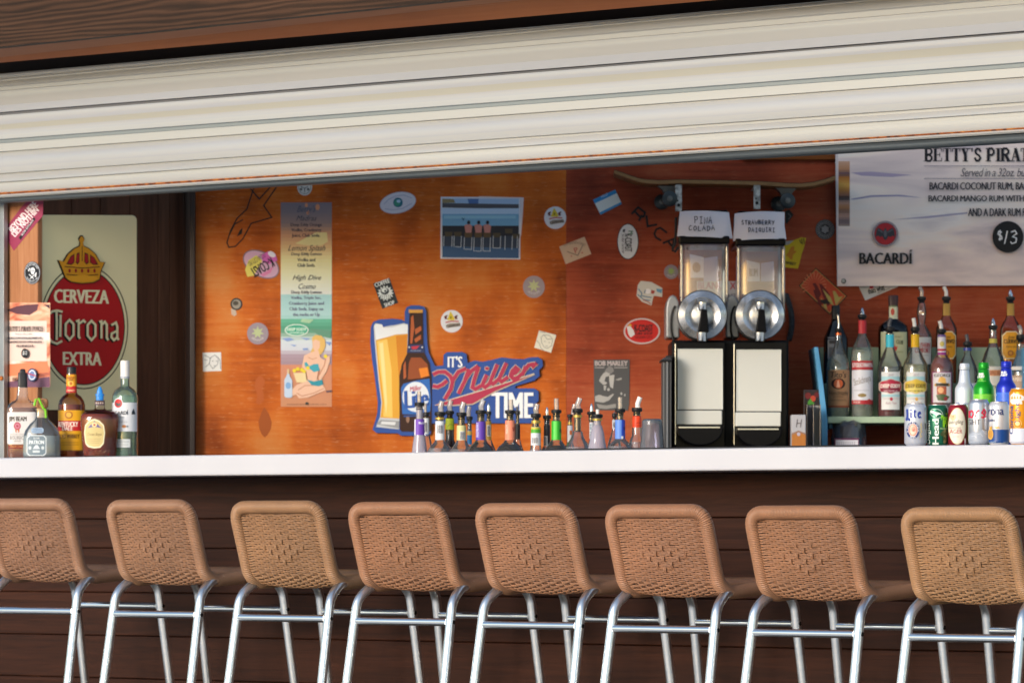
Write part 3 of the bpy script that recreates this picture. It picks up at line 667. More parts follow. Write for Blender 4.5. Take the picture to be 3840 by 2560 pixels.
p.arc('OCEAN CITY, MD', 478, 1110, 90, 26, 240, 122, 'd8dce4', 0.02, True, ry=1.38)
p.ell(485, 1075, 32, 44, 'e2e4e8'); p.rect(468, 1105, 502, 1130, 'e2e4e8'); p.ell(473, 1078, 8, 11, K_); p.ell(497, 1078, 8, 11, K_)
p.stroke([(432, 1130), (500, 1195)], 11, 'e2e4e8'); p.stroke([(520, 1130), (450, 1195)], 11, 'e2e4e8'); p.stroke([(425, 1085), (445, 1040)], 16, 'e2e4e8'); p.stroke([(525, 1170), (540, 1105)], 16, 'e2e4e8')
sticker('sticker', p, None, 'round black sticker with a white skull on the timber post', mapf=mapQ)
p = Print(); p.rect(36, 132, 455, 896, fire); p.poly([(60, 200), (150, 165), (240, 150), (350, 145), (340, 200), (270, 245), (160, 235)], '5a3640'); p.poly([(395, 150), (452, 150), (450, 185)], '4a3038')
p.rect(66, 296, 425, 660, 'd9bdb2'); p.rect(66, 400, 452, 470, 'e2d2cc'); p.poly([(60, 690), (430, 660), (450, 760), (50, 800)], 'd07a56'); p.poly([(40, 850), (452, 800), (455, 895), (40, 895)], '6d4a5e')
slab(p, "BETTY'S PIRATE PUNCH", 82, 347, 404, 390, K_); p.text('Served in a 32oz. bucket', 155, 404, 310, 422, '4a4048', 0, 0.25)
p.text('BACARDI COCONUT RUM, BACARDI PINEAPPLE RUM', 90, 442, 398, 464, '201a22', 0.03); p.text('BACARDI MANGO RUM WITH TROPICAL FRUIT JUICES', 90, 478, 400, 500, '201a22', 0.03); p.text('AND A DARK RUM FLOATER', 166, 513, 324, 534, '201a22', 0.03)
p.ell(246, 590, 32, 43, '101014'); p.text('$13', 226, 568, 266, 610, 'e2e2e2', 0.0, 0.2)
p.ell(312, 785, 44, 60, '2c3a5c'); p.ell(312, 785, 34, 47, 'c8ccd8'); p.ell(312, 785, 24, 34, '6a7ca8'); p.stroke([(270, 770), (350, 795)], 9, 'b0303c'); p.text('BACARDI', 135, 808, 235, 838, K_, 0.04)
sticker('drink_poster', p, None, 'small sunset coloured drink poster pinned to the timber post', 'poster', mapf=mapPo)

# ---------------------------------------------------------------- stickers on the orange panel
p = Print(); ln = [(380, 40), (355, 105), (322, 205), (270, 255), (235, 320), (215, 385), (226, 410), (260, 405), (300, 365), (345, 282), (455, 250), (412, 187), (475, 95), (500, 40)]
p.stroke(ln, 7, '241a14'); p.stroke([(340, 95), (388, 152), (450, 85)], 7, '241a14'); p.stroke([(228, 345), (258, 285), (302, 262)], 6, '241a14'); p.poly([(268, 352), (284, 318), (300, 305), (295, 338)], '241a14')
sticker('logo_decal', p, cB, 'black outlined star shaped decal high on the orange panel', 'decal', thick=0.0004)
p = Print(); p.ell(631, 86, 40, 47, 'c9c6c0'); p.ring(631, 86, 34, 40, 3, '77746e'); p.stroke([(610, 85), (631, 95), (650, 85)], 4, '55524e'); p.stroke([(631, 95), (631, 118)], 4, '55524e'); p.ell(612, 100, 7, 7, '55524e', n=12); p.ell(650, 100, 7, 7, '55524e', n=12)
sticker('sticker', p, cB, 'white round sticker half hidden by the shutter above the tall menu')
p = Print(); p.ell(398, 500, 106, 66, '7a6a70', 30); p.ell(398, 500, 100, 60, 'c8a0b8', 30)
p.poly([(312, 530), (330, 480), (372, 452), (405, 480), (360, 560), (325, 568)], 'd6c860'); p.poly([(400, 450), (440, 430), (475, 445), (485, 480), (440, 500), (408, 490)], 'cc62b0'); p.poly([(395, 555), (440, 530), (468, 500), (450, 545), (410, 568)], 'd27ea6'); p.ell(455, 447, 22, 14, 'e4dce6', 30)
p.text('K-COAST', 340, 490, 470, 545, K_, 0.02, 0, 210); p.text('OCEAN CITY MD', 325, 462, 425, 488, '3a3038', 0.0, 0, 210)
sticker('sticker', p, cB, 'yellow and pink oval surf shop sticker left of the tall menu')
p = Print(); p.ell(266, 713, 32, 33, '2c2a28'); p.ell(266, 713, 24, 25, '8c8478'); p.ell(262, 708, 15, 12, '48423a'); p.poly([(236, 735), (262, 745), (268, 768), (255, 778), (240, 768)], 'b6a290')
sticker('sticker', p, cB, 'small dark light bulb shaped sticker on the left of the orange panel')
def leafy(crop, cx, cy, r, c1='8d8088', c2='a8b284', label='', rot=0):
    p = Print(); p.ell(cx, cy, r, r * 1.02, c1); pts = []
    for i in range(14):
        a = R(i * 360 / 14 - 90 + rot); q = r * (0.62 if i % 2 == 0 else 0.28); pts.append((cx + q * math.cos(a), cy - r * 0.1 + q * math.sin(a)))
    p.poly(pts, c2); p.arc('GROW FLOWER', cx, cy, r * 0.62, r * 0.2, 235, 125, 'c8c4c0', 0.02, True)
    return p
sticker('sticker', leafy(cB, 380, 870, 57), cB, 'faded grey round leaf sticker low left of the tall menu')
p = Print(); p.poly([(85, 972), (184, 970), (186, 1070), (88, 1073)], 'dcdad6')
for q in ([(95, 985), (125, 1000), (122, 1030), (100, 1050)], [(128, 1000), (120, 1030), (140, 1058), (165, 1035), (170, 1000), (150, 985), (128, 1000)], [(150, 985), (178, 1010), (182, 1060)], [(135, 1018), (145, 1016)], [(155, 1016), (163, 1018)], [(144, 1042), (154, 1042)], [(92, 1010), (112, 1012)]): p.stroke(q, 3, '77787c')
sticker('sketch_card', p, cB, 'small white square card with sketched faces at the far left of the orange panel', 'card')
# tall drinks menu
mu = Print(); mu.rect(503, 170, 776, 1261, 'b9a89a')
mu.grad(503, 776, [(170, '7c7078'), (280, '8f7c78'), (340, 'c89470'), (400, 'd8b07e'), (470, 'dcd29a'), (560, 'd9d8b4'), (661, 'd2d6d0')], 26)
mu.grad(503, 776, [(661, '9cc4c4'), (780, 'a4c8c8'), (800, '5fa88c'), (850, '4a8a70'), (880, '8fa898'), (905, 'c2ccd0'), (955, 'bfc2cc'), (985, 'a08c98'), (1030, '96808a'), (1036, 'c08064'), (1261, 'bc8260')], 32)
for q in ([(690, 330), (750, 330), (755, 380), (720, 400), (640, 400), (580, 390)],): mu.poly(q, 'd9cc90')
for x, y, w_ in ((700, 195, 12), (640, 185, 8), (648, 225, 8)): mu.ell(x, y, w_, w_ * 1.4, 'd08a64', n=14)
def mtx(s_, x0, y0, x1, y1, c='3a3c4c', b_=0.02, sh=0.0): mu.text(s_, x0, y0, x1, y1, c, b_, sh)
mtx("Betty's", 590, 187, 690, 232, '4c5262', 0.0, 0.45); mtx('Madras', 585, 240, 696, 268, '3c4252', 0.0, 0.45)
mtx('Deep Eddy Orange', 556, 280, 723, 302); mtx('Vodka, Cranberry', 560, 308, 720, 331); mtx('Juice, Club Soda.', 562, 337, 714, 360)
mtx('Lemon Splash', 542, 398, 742, 438, '2c3040', 0.0, 0.45); mtx('Deep Eddy Lemon', 559, 437, 722, 458); mtx('Vodka and', 592, 467, 688, 485); mtx('Club Soda.', 592, 496, 688, 514)
mtx('High Dive', 566, 558, 720, 592, '2c3040', 0.0, 0.45); mtx('Cosmo', 598, 604, 690, 632, '2c3040', 0.0, 0.45)
mtx('Deep Eddy Lemon', 559, 641, 722, 662); mtx('Vodka, Triple Sec,', 557, 671, 720, 691, '6a6a84'); mtx('Cranberry Juice and', 547, 700, 734, 722, '6a6a84'); mtx('Club Soda. Enjoy on', 549, 730, 730, 752, '6a6a84'); mtx('the rocks or Up', 568, 760, 712, 782, '6a6a84')
def O(q): return [((1020 + x * 0.28056 - 700) / 0.7014, (1100 + y * 0.28056 - 640) / 0.7014) for x, y in q]
for q in ([(130, 600), (240, 590), (300, 620), (200, 640)], [(380, 590), (520, 600), (460, 625)], [(240, 680), (330, 690), (300, 710)], [(410, 735), (480, 730), (480, 755), (415, 758)], [(700, 640), (790, 650), (770, 700)]): mu.poly(O(q), '7c94c4')
mu.poly(O([(500, 470), (640, 480), (790, 500), (790, 600), (640, 570)]), '5c8a74'); mu.poly(O([(400, 340), (560, 350), (500, 400), (380, 380)]), '9cc09c')
mu.ell(*O([(330, 490)])[0], 64, 32, 'c8d6cc'); mu.ell(*O([(330, 490)])[0], 58, 27, '3c9a7c')
x, y = O([(330, 480)])[0]; mu.text('DEEP EDDY', x - 52, y - 8, x + 52, y + 8, 'd6e6d8', 0.03); mu.text('VODKAS', x - 40, y + 14, x + 40, y + 23, 'd6e6d8', 0.03)
sk, skd, hr = 'd8b098', 'b47a60', 'd0a860'
mu.poly(O([(535, 590), (580, 555), (660, 565), (710, 620), (715, 700), (690, 770), (650, 820), (600, 800), (540, 830), (510, 800), (545, 720)]), hr)
mu.poly(O([(545, 640), (580, 615), (640, 640), (640, 720), (600, 775), (575, 780), (550, 730)]), sk)
mu.poly(O([(575, 770), (620, 760), (650, 860), (700, 890), (730, 840), (770, 830), (775, 900), (730, 1040), (640, 1180), (625, 1130), (650, 1000), (620, 1030), (600, 1150), (680, 1200), (690, 1240), (720, 1290), (480, 1390), (360, 1400), (325, 1350), (270, 1370), (265, 1290), (330, 1220), (440, 1180), (480, 1150), (460, 1040), (400, 980), (430, 830), (490, 800)]), sk)
mu.stroke(O([(350, 1290), (440, 1230), (640, 1225)]), 4, skd); mu.stroke(O([(330, 1330), (400, 1370), (560, 1330), (690, 1270)]), 4, skd); mu.stroke(O([(720, 870), (700, 960), (630, 1090)]), 5, skd); mu.stroke(O([(480, 850), (540, 880), (600, 860)]), 3, skd)
mu.poly(O([(430, 930), (460, 915), (500, 970), (560, 945), (620, 940), (640, 1030), (560, 1050), (510, 1010), (450, 990)]), '3c98a8'); mu.poly(O([(468, 1150), (560, 1175), (670, 1150), (685, 1215), (630, 1240), (530, 1225)]), '2f8898')
mu.poly(O([(285, 1060), (450, 1060), (465, 1170), (420, 1190), (330, 1190)]), 'd8c496')
for x, y in ((300, 1030), (345, 1010), (400, 1020), (430, 1040), (480, 995), (715, 840)): mu.ell(*O([(x, y)])[0], 10, 10, 'd8c234', n=14)
mu.poly(O([(205, 1010), (230, 1010), (235, 1100), (270, 1160), (272, 1380), (240, 1395), (185, 1390), (165, 1370), (165, 1160), (200, 1090)]), 'b4c4d8'); mu.poly(O([(205, 1010), (230, 1010), (233, 1075), (205, 1075)]), 'd0b488'); mu.ell(*O([(218, 1230)])[0], 15, 18, '7aa0cc', n=16)
mu.poly(O([(720, 1300), (800, 1290), (805, 1310), (730, 1325)]), '5a4850'); mu.ell(*O([(465, 1470)])[0], 8, 8, '2c3a34', n=12); x, y = O([(465, 1480)])[0]; mu.text('PLEASE DRINK RESPONSIBLY. DEEP EDDY VODKA', x - 105, y - 3, x + 105, y + 3, '6a4a3c')
sticker('drinks_menu', mu, cB, 'tall narrow beach picture drinks menu on the orange panel', 'menu', step=0.00006)
# round eye, photo, printed cards
p = Print(); p.ell(293, 315, 180, 104, 'b0a8b0', -12); p.ell(293, 315, 175, 99, 'cdc8d0', -12); p.ell(294, 312, 47, 47, '2c6a7c'); p.ell(286, 318, 30, 32, '3c8a70'); p.ell(300, 300, 20, 16, 'a8c4d8')
p.stroke([(155, 330), (200, 285), (270, 250), (350, 240), (430, 270)], 5, '8890b0'); p.stroke([(165, 375), (250, 385), (340, 370), (430, 320)], 5, '8890b0')
sticker('sticker', p, cD, 'white oval eye shaped sticker near the top of the orange panel')
ph = Print(); ph.poly([(712, 256), (1494, 262), (1492, 870), (710, 863)], 'cfd0d8'); ph.poly([(1085, 252), (1526, 264), (1518, 420), (1500, 640), (1492, 640), (1496, 275), (1085, 268)], 'd4c6c6')
ph.rect(728, 275, 1478, 335, '9cb4d0'); ph.rect(728, 275, 850, 318, '8f7c4c', same=True) if False else None
ph.poly([(728, 275), (840, 280), (855, 315), (728, 318)], '8a7c58'); ph.poly([(975, 275), (1085, 275), (1080, 330), (990, 330)], '4c6a9c'); ph.poly([(728, 318), (1478, 330), (1478, 378), (728, 362)], '4e4c50'); ph.rect(728, 370, 1478, 425, 'b4c8dc'); ph.rect(728, 425, 1478, 548, '6ea0c0'); ph.rect(728, 540, 1478, 645, '22262e'); ph.rect(728, 640, 1478, 760, '2e3a4c'); ph.poly([(728, 740), (1478, 760), (1478, 858), (728, 850)], '39597e')
ph.rect(745, 440, 1450, 470, '8ab8cc'); ph.poly([(915, 460), (940, 470), (950, 462), (935, 495)], '1f5a78')
for x, b_ in ((790, 600), (880, 600), (1262, 610), (1380, 570), (1450, 620)): ph.poly([(x - 38, b_), (x + 38, b_), (x + 34, b_ + 45), (x - 34, b_ + 45)], '4a4030')
for x in (985, 1083, 1170):
    ph.poly([(x - 40, 535), (x - 18, 528), (x + 18, 528), (x + 36, 545), (x + 28, 610), (x - 28, 610)], 'b07a74'); ph.ell(x + 2, 508, 16, 19, '20202a', n=16); ph.poly([(x - 40, 608), (x + 36, 608), (x + 32, 655), (x - 36, 655)], '57452f')
for x, y0, y1 in ((745, 640, 740), (825, 640, 745), (845, 640, 745), (915, 640, 750), (945, 655, 770), (1018, 655, 775), (1040, 655, 785), (1112, 655, 790), (1130, 655, 785), (1200, 655, 790), (1228, 640, 760), (1300, 640, 760), (1345, 640, 775), (1415, 640, 775), (1465, 640, 760)): ph.stroke([(x, y0), (x - 4, y1)], 6, 'b8c0c8')
for x0, x1, y in ((945, 1015, 770), (1035, 1110, 787), (1125, 1200, 787), (850, 912, 745), (1230, 1300, 757)): ph.stroke([(x0, y), (x1, y + 3)], 6, 'b8c0c8')
sticker('photo_print', ph, cD, 'bluish photo print of people at a bar, pinned on the orange panel', 'photo')
def tent(cx, cy, r):
    p = Print(); p.ell(cx, cy, r, r * 1.02, 'cfcfd4'); q = r / 108
    p.poly([(cx - 45 * q, cy - 10 * q), (cx - 28 * q, cy - 55 * q), (cx - 12 * q, cy - 100 * q), (cx + 12 * q, cy - 60 * q), (cx + 35 * q, cy - 12 * q)], 'c8b02c'); p.ell(cx - 8 * q, cy - 38 * q, 10 * q, 14 * q, '7c7420', n=12)
    for sx in (-58, 42): p.poly([(cx + (sx - 18) * q, cy - 45 * q), (cx + sx * q, cy - 58 * q), (cx + (sx + 20) * q, cy - 62 * q), (cx + (sx + 8) * q, cy - 35 * q), (cx + (sx + 18) * q, cy - 22 * q), (cx + (sx - 6) * q, cy - 18 * q)], '5c2c30')
    p.stroke([(cx - 60 * q, cy + 12 * q), (cx, cy - 2 * q), (cx + 70 * q, cy + 2 * q)], 15 * q, 'b06a68'); p.poly([(cx - 58 * q, cy + 38 * q), (cx - 20 * q, cy + 20 * q), (cx + 40 * q, cy + 18 * q), (cx + 78 * q, cy + 14 * q), (cx + 90 * q, cy + 45 * q), (cx - 40 * q, cy + 66 * q)], '8f8478')
    p.text('CAMPFIRE', cx - 55 * q, cy + 30 * q, cx + 88 * q, cy + 56 * q, '282028', 0.02, 0, 9); return p
sticker('sticker', tent(1835, 462, 108), cD, 'white round tent sticker at the right edge of the orange panel')
sticker('sticker', tent(820, 1475, 108), cD, 'white round tent sticker above the blue tin beer sign')
sticker('sticker', leafy(cD, 1625, 1138, 107, '98888c', 'b4b684'), cD, 'faded grey round leaf sticker right of the middle on the orange panel')
p = Print(); p.poly([(50, 1105), (210, 1050), (297, 1295), (140, 1352)], '232a2e'); p.text('COFFEE', 62, 1078, 216, 1120, 'd6dad8', 0.03, 0, 19); p.text('SHOP', 158, 1284, 262, 1322, 'd6dad8', 0.03, 0, 19)
pts = []
for i in range(28):
    a = R(i * 360 / 28); q = 82 if i % 2 == 0 else 58; pts.append((172 + q * math.cos(a), 1200 + q * 0.95 * math.sin(a)))
p.poly(pts, 'ccd2d0'); p.ell(165, 1180, 42, 34, '2c3438'); p.ell(160, 1172, 28, 22, 'ccd2d0'); p.ell(170, 1178, 12, 10, '2c3438')
for a in range(-40, 41, 16): p.stroke([(172 + 20 * a / 20, 1215), (172 + 36 * a / 20, 1262)], 5, '2c3438')
sticker('sticker', p, cD, 'black rectangular coffee sticker tilted on the orange panel')
p = Print(); p.poly([(1645, 340), (1803, 382), (1755, 545), (1600, 497)], 'd9d4c4')
for q in ([(1665, 400), (1690, 380), (1740, 385), (1770, 420), (1760, 480), (1720, 505), (1690, 490), (1668, 450), (1665, 400)], [(1690, 380), (1720, 420), (1765, 420)], [(1620, 430), (1650, 460), (1660, 500), (1690, 525)], [(1690, 440), (1706, 442)], [(1730, 450), (1745, 452)], [(1705, 480), (1725, 484)], [(1650, 350), (1700, 360)]): p.stroke(q, 5, '8a8a84')
sticker('sketch_card', p, cC, 'small cream square card with a sketched face, tilted above the tin beer sign', 'card')
p = Print(); p.poly([(105, 638), (318, 555), (375, 700), (160, 785)], 'c4a68a'); p.stroke([(172, 680), (262, 712), (305, 622)], 6, '5a5048'); p.arc('HAMMERSMITH FARMS', 235, 800, 195, 22, -28, 27, '6a5a4c', 0.02)
p.text('P', 232, 645, 262, 690, 'a8443c', 0.02, 0, 20); p.ell(208, 718, 6, 6, 'a8443c', n=10); p.ell(298, 690, 6, 6, 'a8443c', n=10)
sticker('sticker', p, cE, 'beige rectangular sticker across the joint of the orange and red panels')
# ---------------------------------------------------------------- tin beer sign
ms = thing('tin_beer_sign', 'blue cut-out tin sign with beer glass, brown bottle and red script', 'sign', on_back(cC)(900, 750, 0)); mC = on_back(cC)
out = [(100, 310), (122, 262), (180, 240), (300, 233), (380, 242), (411, 258), (412, 165), (428, 128), (468, 111), (545, 111), (590, 124), (608, 160), (612, 300), (618, 450), (630, 540), (662, 612), (690, 668), (765, 662), (768, 565), (798, 540), (940, 538), (978, 558), (988, 640), (1050, 617), (1120, 628), (1210, 612), (1300, 588), (1400, 600), (1500, 606), (1560, 588), (1635, 585), (1675, 612), (1680, 668), (1645, 705), (1650, 758), (1600, 800), (1425, 852), (1430, 872), (1600, 872), (1640, 900), (1640, 990), (1602, 1020), (1602, 1180), (1560, 1192), (1150, 1192), (660, 1194), (650, 1290), (620, 1306), (375, 1306), (350, 1284), (150, 1280), (115, 1250), (135, 1190), (160, 1100), (165, 1000), (140, 800), (110, 600), (95, 450)]
p = Print(); p.poly(out, '2c4c92'); cc_ = 'dark'
on_thing(p, 'panel', mC, ms, thick=0.012)
p = Print(); p.poly([(128, 300), (140, 275), (200, 285), (215, 310), (260, 300), (330, 290), (400, 275), (441, 285), (440, 420), (430, 600), (370, 720), (360, 1248), (148, 1226), (186, 1130), (196, 1000), (170, 800), (150, 600), (134, 430)], 'b9bcc0')
p.poly([(146, 430), (240, 405), (320, 380), (440, 372), (430, 600), (372, 700), (362, 1150), (188, 1140), (204, 1000), (178, 800), (160, 600)], 'd39a34')
p.poly([(158, 440), (250, 420), (290, 700), (300, 1140), (215, 1130), (222, 1000), (200, 800), (172, 600)], 'e3bb5e'); p.poly([(330, 390), (435, 380), (425, 600), (372, 690), (366, 900), (345, 600)], 'c57a1e'); p.poly([(178, 460), (212, 450), (232, 700), (250, 1000), (240, 1120), (228, 1000), (208, 800)], 'ead08c')
p.poly([(132, 300), (150, 282), (205, 290), (215, 318), (300, 312), (400, 285), (440, 292), (440, 370), (330, 378), (250, 402), (148, 428)], 'd9dcdf'); p.poly([(150, 1200), (190, 1160), (362, 1172), (360, 1240)], '8d8f92'); p.poly([(200, 1175), (330, 1180), (320, 1210), (190, 1200)], 'd0d2d4')
on_thing(p, 'beer_glass_picture', mC, ms, thick=0.0128, drop=0.0122)
p = Print(); p.poly([(455, 165), (578, 165), (582, 460), (592, 545), (640, 640), (658, 760), (658, 1250), (640, 1268), (385, 1268), (368, 1250), (360, 900), (362, 760), (385, 650), (430, 560), (444, 470)], '33190d')
p.poly([(448, 150), (578, 150), (576, 180), (450, 180)], 'c89040')
for q in ([(470, 220), (490, 200), (500, 320), (480, 460), (462, 460)], [(505, 330), (560, 300), (565, 340), (510, 380)], [(500, 420), (560, 380), (560, 420), (510, 455)], [(400, 660), (420, 620), (425, 770), (400, 790)]): p.poly(q, 'a8552c')
p.poly([(470, 590), (560, 590), (620, 650), (640, 760), (560, 780), (440, 790), (450, 640)], '8a4420'); p.poly([(540, 690), (620, 680), (635, 755), (560, 775)], 'd67a24')
p.poly([(438, 470), (586, 470), (594, 545), (430, 545)], '27335c'); p.poly([(470, 488), (550, 480), (520, 512), (480, 515)], 'b03040'); p.ell(452, 495, 7, 7, 'd8d8e0', n=10); p.ell(572, 495, 7, 7, 'd8d8e0', n=10); p.text('PILSNER BEER', 465, 522, 560, 532, 'a8b0c8')
p.poly([(378, 870), (400, 830), (520, 800), (640, 782), (652, 1000), (645, 1085), (520, 1110), (390, 1108)], '2c62ac'); p.ell(512, 950, 122, 138, 'd4dae2', 0, 44); p.text('Miller', 455, 850, 568, 895, 'b03048', 0.02, 0.3, 10)
for wd, cc in ((0.07, '1c3470'),): p.text('Lite', 408, 885, 632, 1045, cc, 0.05, 0.12, 6)
p.text('Lite', 400, 885, 622, 1050, '2a55a4', 0.03, 0.12, 6); p.ell(440, 1155, 16, 34, '8c6a58', n=18); p.poly([(400, 1120), (640, 1110), (645, 1125), (402, 1135)], '2a4680')
on_thing(p, 'beer_bottle_picture', mC, ms, thick=0.0145, drop=0.0122)
p = Print(); p.text("IT'S", 806, 577, 942, 680, 'e4e6ea', 0.03); p.text('TIME', 1205, 910, 1594, 1144, 'e4e6ea', 0.03)
mil = [[(668, 850), (715, 858), (760, 835), (800, 800)], [(670, 745), (720, 722), (780, 720), (830, 760), (850, 810), (835, 880), (780, 972)], [(850, 800), (905, 720), (975, 690)], [(1000, 695), (965, 800), (905, 922)], [(965, 790), (1020, 715), (1085, 668)], [(1090, 672), (1050, 790), (1032, 862), (1060, 880), (1110, 848)],
       [(1165, 748), (1122, 845), (1150, 862), (1195, 825)], [(1262, 652), (1195, 815), (1222, 832), (1270, 790)], [(1345, 640), (1275, 790), (1300, 812), (1360, 768)], [(1372, 752), (1430, 728), (1452, 700), (1430, 682), (1398, 715), (1385, 760), (1410, 785), (1450, 772), (1490, 735)], [(1525, 668), (1488, 752)], [(1505, 712), (1548, 660), (1585, 652), (1592, 668), (1622, 640)]]
for l in mil: p.stroke(l, 46, 'c0b4a4')
p.ell(1166, 690, 24, 20, 'c0b4a4'); p.poly([(680, 1028), (830, 970), (1100, 890), (1600, 732), (1605, 748), (1250, 905), (1040, 1022), (860, 1034)], 'c0b4a4')
for l in mil: p.stroke(l, 35, 'a5304c')
p.ell(1166, 690, 19, 15, 'a5304c'); p.poly([(695, 1024), (835, 978), (1105, 900), (1585, 748), (1240, 896), (1032, 1013), (858, 1023)], 'a5304c')
on_thing(p, 'lettering', mC, ms, thick=0.0135, drop=0.0122)

# ---------------------------------------------------------------- stickers on the red panel
p = Print(); p.poly([(390, 245), (575, 160), (632, 280), (452, 370)], 'd6dbd8'); p.poly([(390, 245), (575, 160), (588, 190), (404, 277)], '2c86c0'); p.poly([(444, 352), (624, 264), (632, 280), (452, 370)], '3c8cc0'); p.text('HELLO', 455, 198, 515, 218, 'c4d8e6', 0.0, 0, 25)
sticker('name_tag', p, cE, 'blue and white name tag sticker tilted below the skateboard nose', 'sticker')
p = Print()
for q in ([(712, 365), (772, 303)], [(765, 305), (826, 352), (816, 385), (786, 390), (742, 345)], [(800, 372), (773, 422)], [(838, 375), (848, 468), (928, 452)], [(1012, 522), (955, 480), (922, 492), (904, 530), (918, 562), (962, 586)], [(976, 610), (1066, 572), (1058, 680)], [(1018, 592), (1058, 640)]): p.stroke(q, 17, '141214')
sticker('letter_decal', p, cE, 'big black diagonal letter decal left of the drink machine', 'decal', thick=0.0004)
p = Print(); p.ell(682, 595, 91, 151, '1c1c20'); p.ell(682, 595, 84, 144, 'd8d8d8'); p.text('K-COAST', 600, 590, 780, 645, K_, 0.04, 0, -90) if False else p.text('K-COAST', 610, 575, 762, 636, K_, 0.04, 0, -90)
p.text('SURF SHOP', 560, 605, 720, 623, '2c2c30', 0.02, 0, -90); p.text('M', 692, 500, 720, 540, '2c6a40', 0.04, 0, -90); p.poly([(640, 495), (660, 490), (655, 520), (640, 515)], '303030')
sticker('sticker', p, cE, 'white oval surf shop sticker with upright lettering on the red panel')
p = leafy(cE, 1045, 850, 60, '8d8088', '8fa860', rot=20); p.sh = p.sh[:1] + p.sh[1:]
sticker('sticker', p, cE, 'grey round leaf sticker partly behind the left drink bowl')
p = Print(); p.poly([(790, 925), (880, 935), (972, 985), (970, 1060), (900, 1050), (888, 1090), (880, 1132), (800, 1100), (755, 1050), (765, 960)], 'c9c4bc'); p.ell(850, 1012, 24, 22, 'e4e0e0'); p.poly([(880, 1000), (910, 1010), (900, 1035), (875, 1030)], 'a03c34'); p.poly([(920, 990), (970, 995), (965, 1030), (925, 1015)], '6a94b0')
for q in ([(770, 990), (800, 1030), (790, 1060)], [(800, 1050), (840, 1060), (880, 1065)], [(765, 1040), (820, 1085), (870, 1090)], [(830, 1000), (820, 1030)]): p.stroke(q, 9, '5a7890')
p.stroke([(810, 1085), (850, 1100), (875, 1120)], 8, 'a85a50')
sticker('sticker', p, cE, 'torn crumpled pale sticker left of the drink machine')
p = Print(); p.ell(800, 1347, 154, 109, 'c4b4b4'); p.ell(800, 1347, 140, 97, 'c02420'); p.text('K-COAST', 735, 1292, 895, 1352, K_, 0.05); p.text('SURF SHOP', 740, 1356, 890, 1378, K_, 0.03); p.text('OCEAN CITY', 745, 1388, 890, 1408, '501414', 0.02); p.poly([(672, 1310), (700, 1300), (730, 1340), (740, 1375), (705, 1400), (685, 1370)], 'd6d0d0'); p.ell(700, 1297, 14, 9, 'd0a030', n=12)
sticker('sticker', p, cE, 'red oval surf shop sticker with a pale rim on the red panel')
p = Print(); p.poly([(620, 180), (1125, 178), (1118, 800), (1100, 892), (630, 885)], '4e4e50'); p.text('BOB MARLEY', 636, 195, 1098, 265, 'b4a8a8', 0.05); p.rect(636, 283, 770, 300, '8c8888'); p.rect(905, 283, 1092, 300, '8c8888', same=True)
for q in ([(830, 265), (890, 290), (905, 340), (870, 370), (820, 400), (800, 330)], [(840, 280), (800, 300), (770, 350), (790, 370)]): p.poly(q, '7c7a7a')
p.poly([(800, 350), (850, 380), (830, 410), (790, 420), (770, 480), (810, 500), (790, 530), (750, 530), (695, 475), (720, 420), (760, 365)], 'a8a6a4'); p.poly([(835, 400), (910, 390), (905, 470), (890, 585), (850, 560), (840, 480)], 'b0aeac'); p.poly([(760, 540), (800, 545), (785, 610), (765, 605)], 'a8a6a4'); p.ell(828, 597, 20, 20, 'a8a6a4'); p.poly([(920, 462), (975, 440), (1010, 430), (1015, 455), (970, 470)], '9a9896')
p.poly([(640, 690), (700, 670), (760, 690), (820, 700), (890, 655), (905, 665), (840, 745), (760, 780), (640, 765)], 'a4a2a0'); p.ell(1008, 655, 14, 20, 'a4a2a0'); p.ell(1056, 675, 10, 16, 'a4a2a0'); p.poly([(660, 800), (800, 820), (930, 795), (935, 850), (800, 870), (690, 860)], '8c8a88')
sticker('music_poster', p, cM, 'black and white music poster with a guitarist on the red panel', 'poster')
p = Print(); p.ell(1735, 628, 95, 98, '3a3636'); p.ring(1735, 628, 88, 91, 4, '8c8886'); p.ring(1735, 628, 56, 58, 4, '8c8886'); p.arc('ROUND SEAL', 1735, 628, 70, 22, -80, 80, 'a09c9a', 0.02) if False else None
pts = [(1735 + (44 if i % 2 else 30) * math.cos(R(i * 30)), 628 + (44 if i % 2 else 30) * math.sin(R(i * 30))) for i in range(12)]; p.poly(pts, '8c8886')
for i in range(22): a = R(i * 360 / 22); p.stroke([(1735 + 62 * math.cos(a), 628 + 62 * math.sin(a)), (1735 + 80 * math.cos(a), 628 + 80 * math.sin(a))], 8, '9a9694')
sticker('sticker', p, cF, 'dark grey round seal sticker between the drink machine and the banner')
p = Print(); p.poly([(1330, 745), (1420, 735), (1480, 715), (1500, 705), (1550, 712), (1530, 800), (1505, 870), (1492, 930), (1470, 1012), (1330, 998)], 'c8a814'); p.poly([(1335, 745), (1430, 735), (1380, 775), (1335, 785)], '9a948c')
p.poly([(1400, 800), (1435, 790), (1430, 835), (1460, 840), (1420, 880), (1415, 925), (1395, 920), (1370, 890), (1350, 890), (1375, 850)], 'c07818'); p.text('WHISKY', 1345, 945, 1450, 975, '30280c', 0.04, 0, -8)
for q in ([(1485, 730), (1500, 765)], [(1505, 720), (1512, 775)], [(1525, 715), (1530, 770)]): p.stroke(q, 9, '40360c')
sticker('sticker', p, cF, 'torn yellow label sticker right of the right drink bowl')
p = Print(); p.poly([(1345, 450), (1385, 435), (1428, 485), (1360, 575), (1345, 560)], '121214'); p.stroke([(1370, 470), (1400, 500), (1375, 530)], 8, '5a5a60')
sticker('sticker', p, cF, 'black diamond sticker just right of the strawberry paper sign')
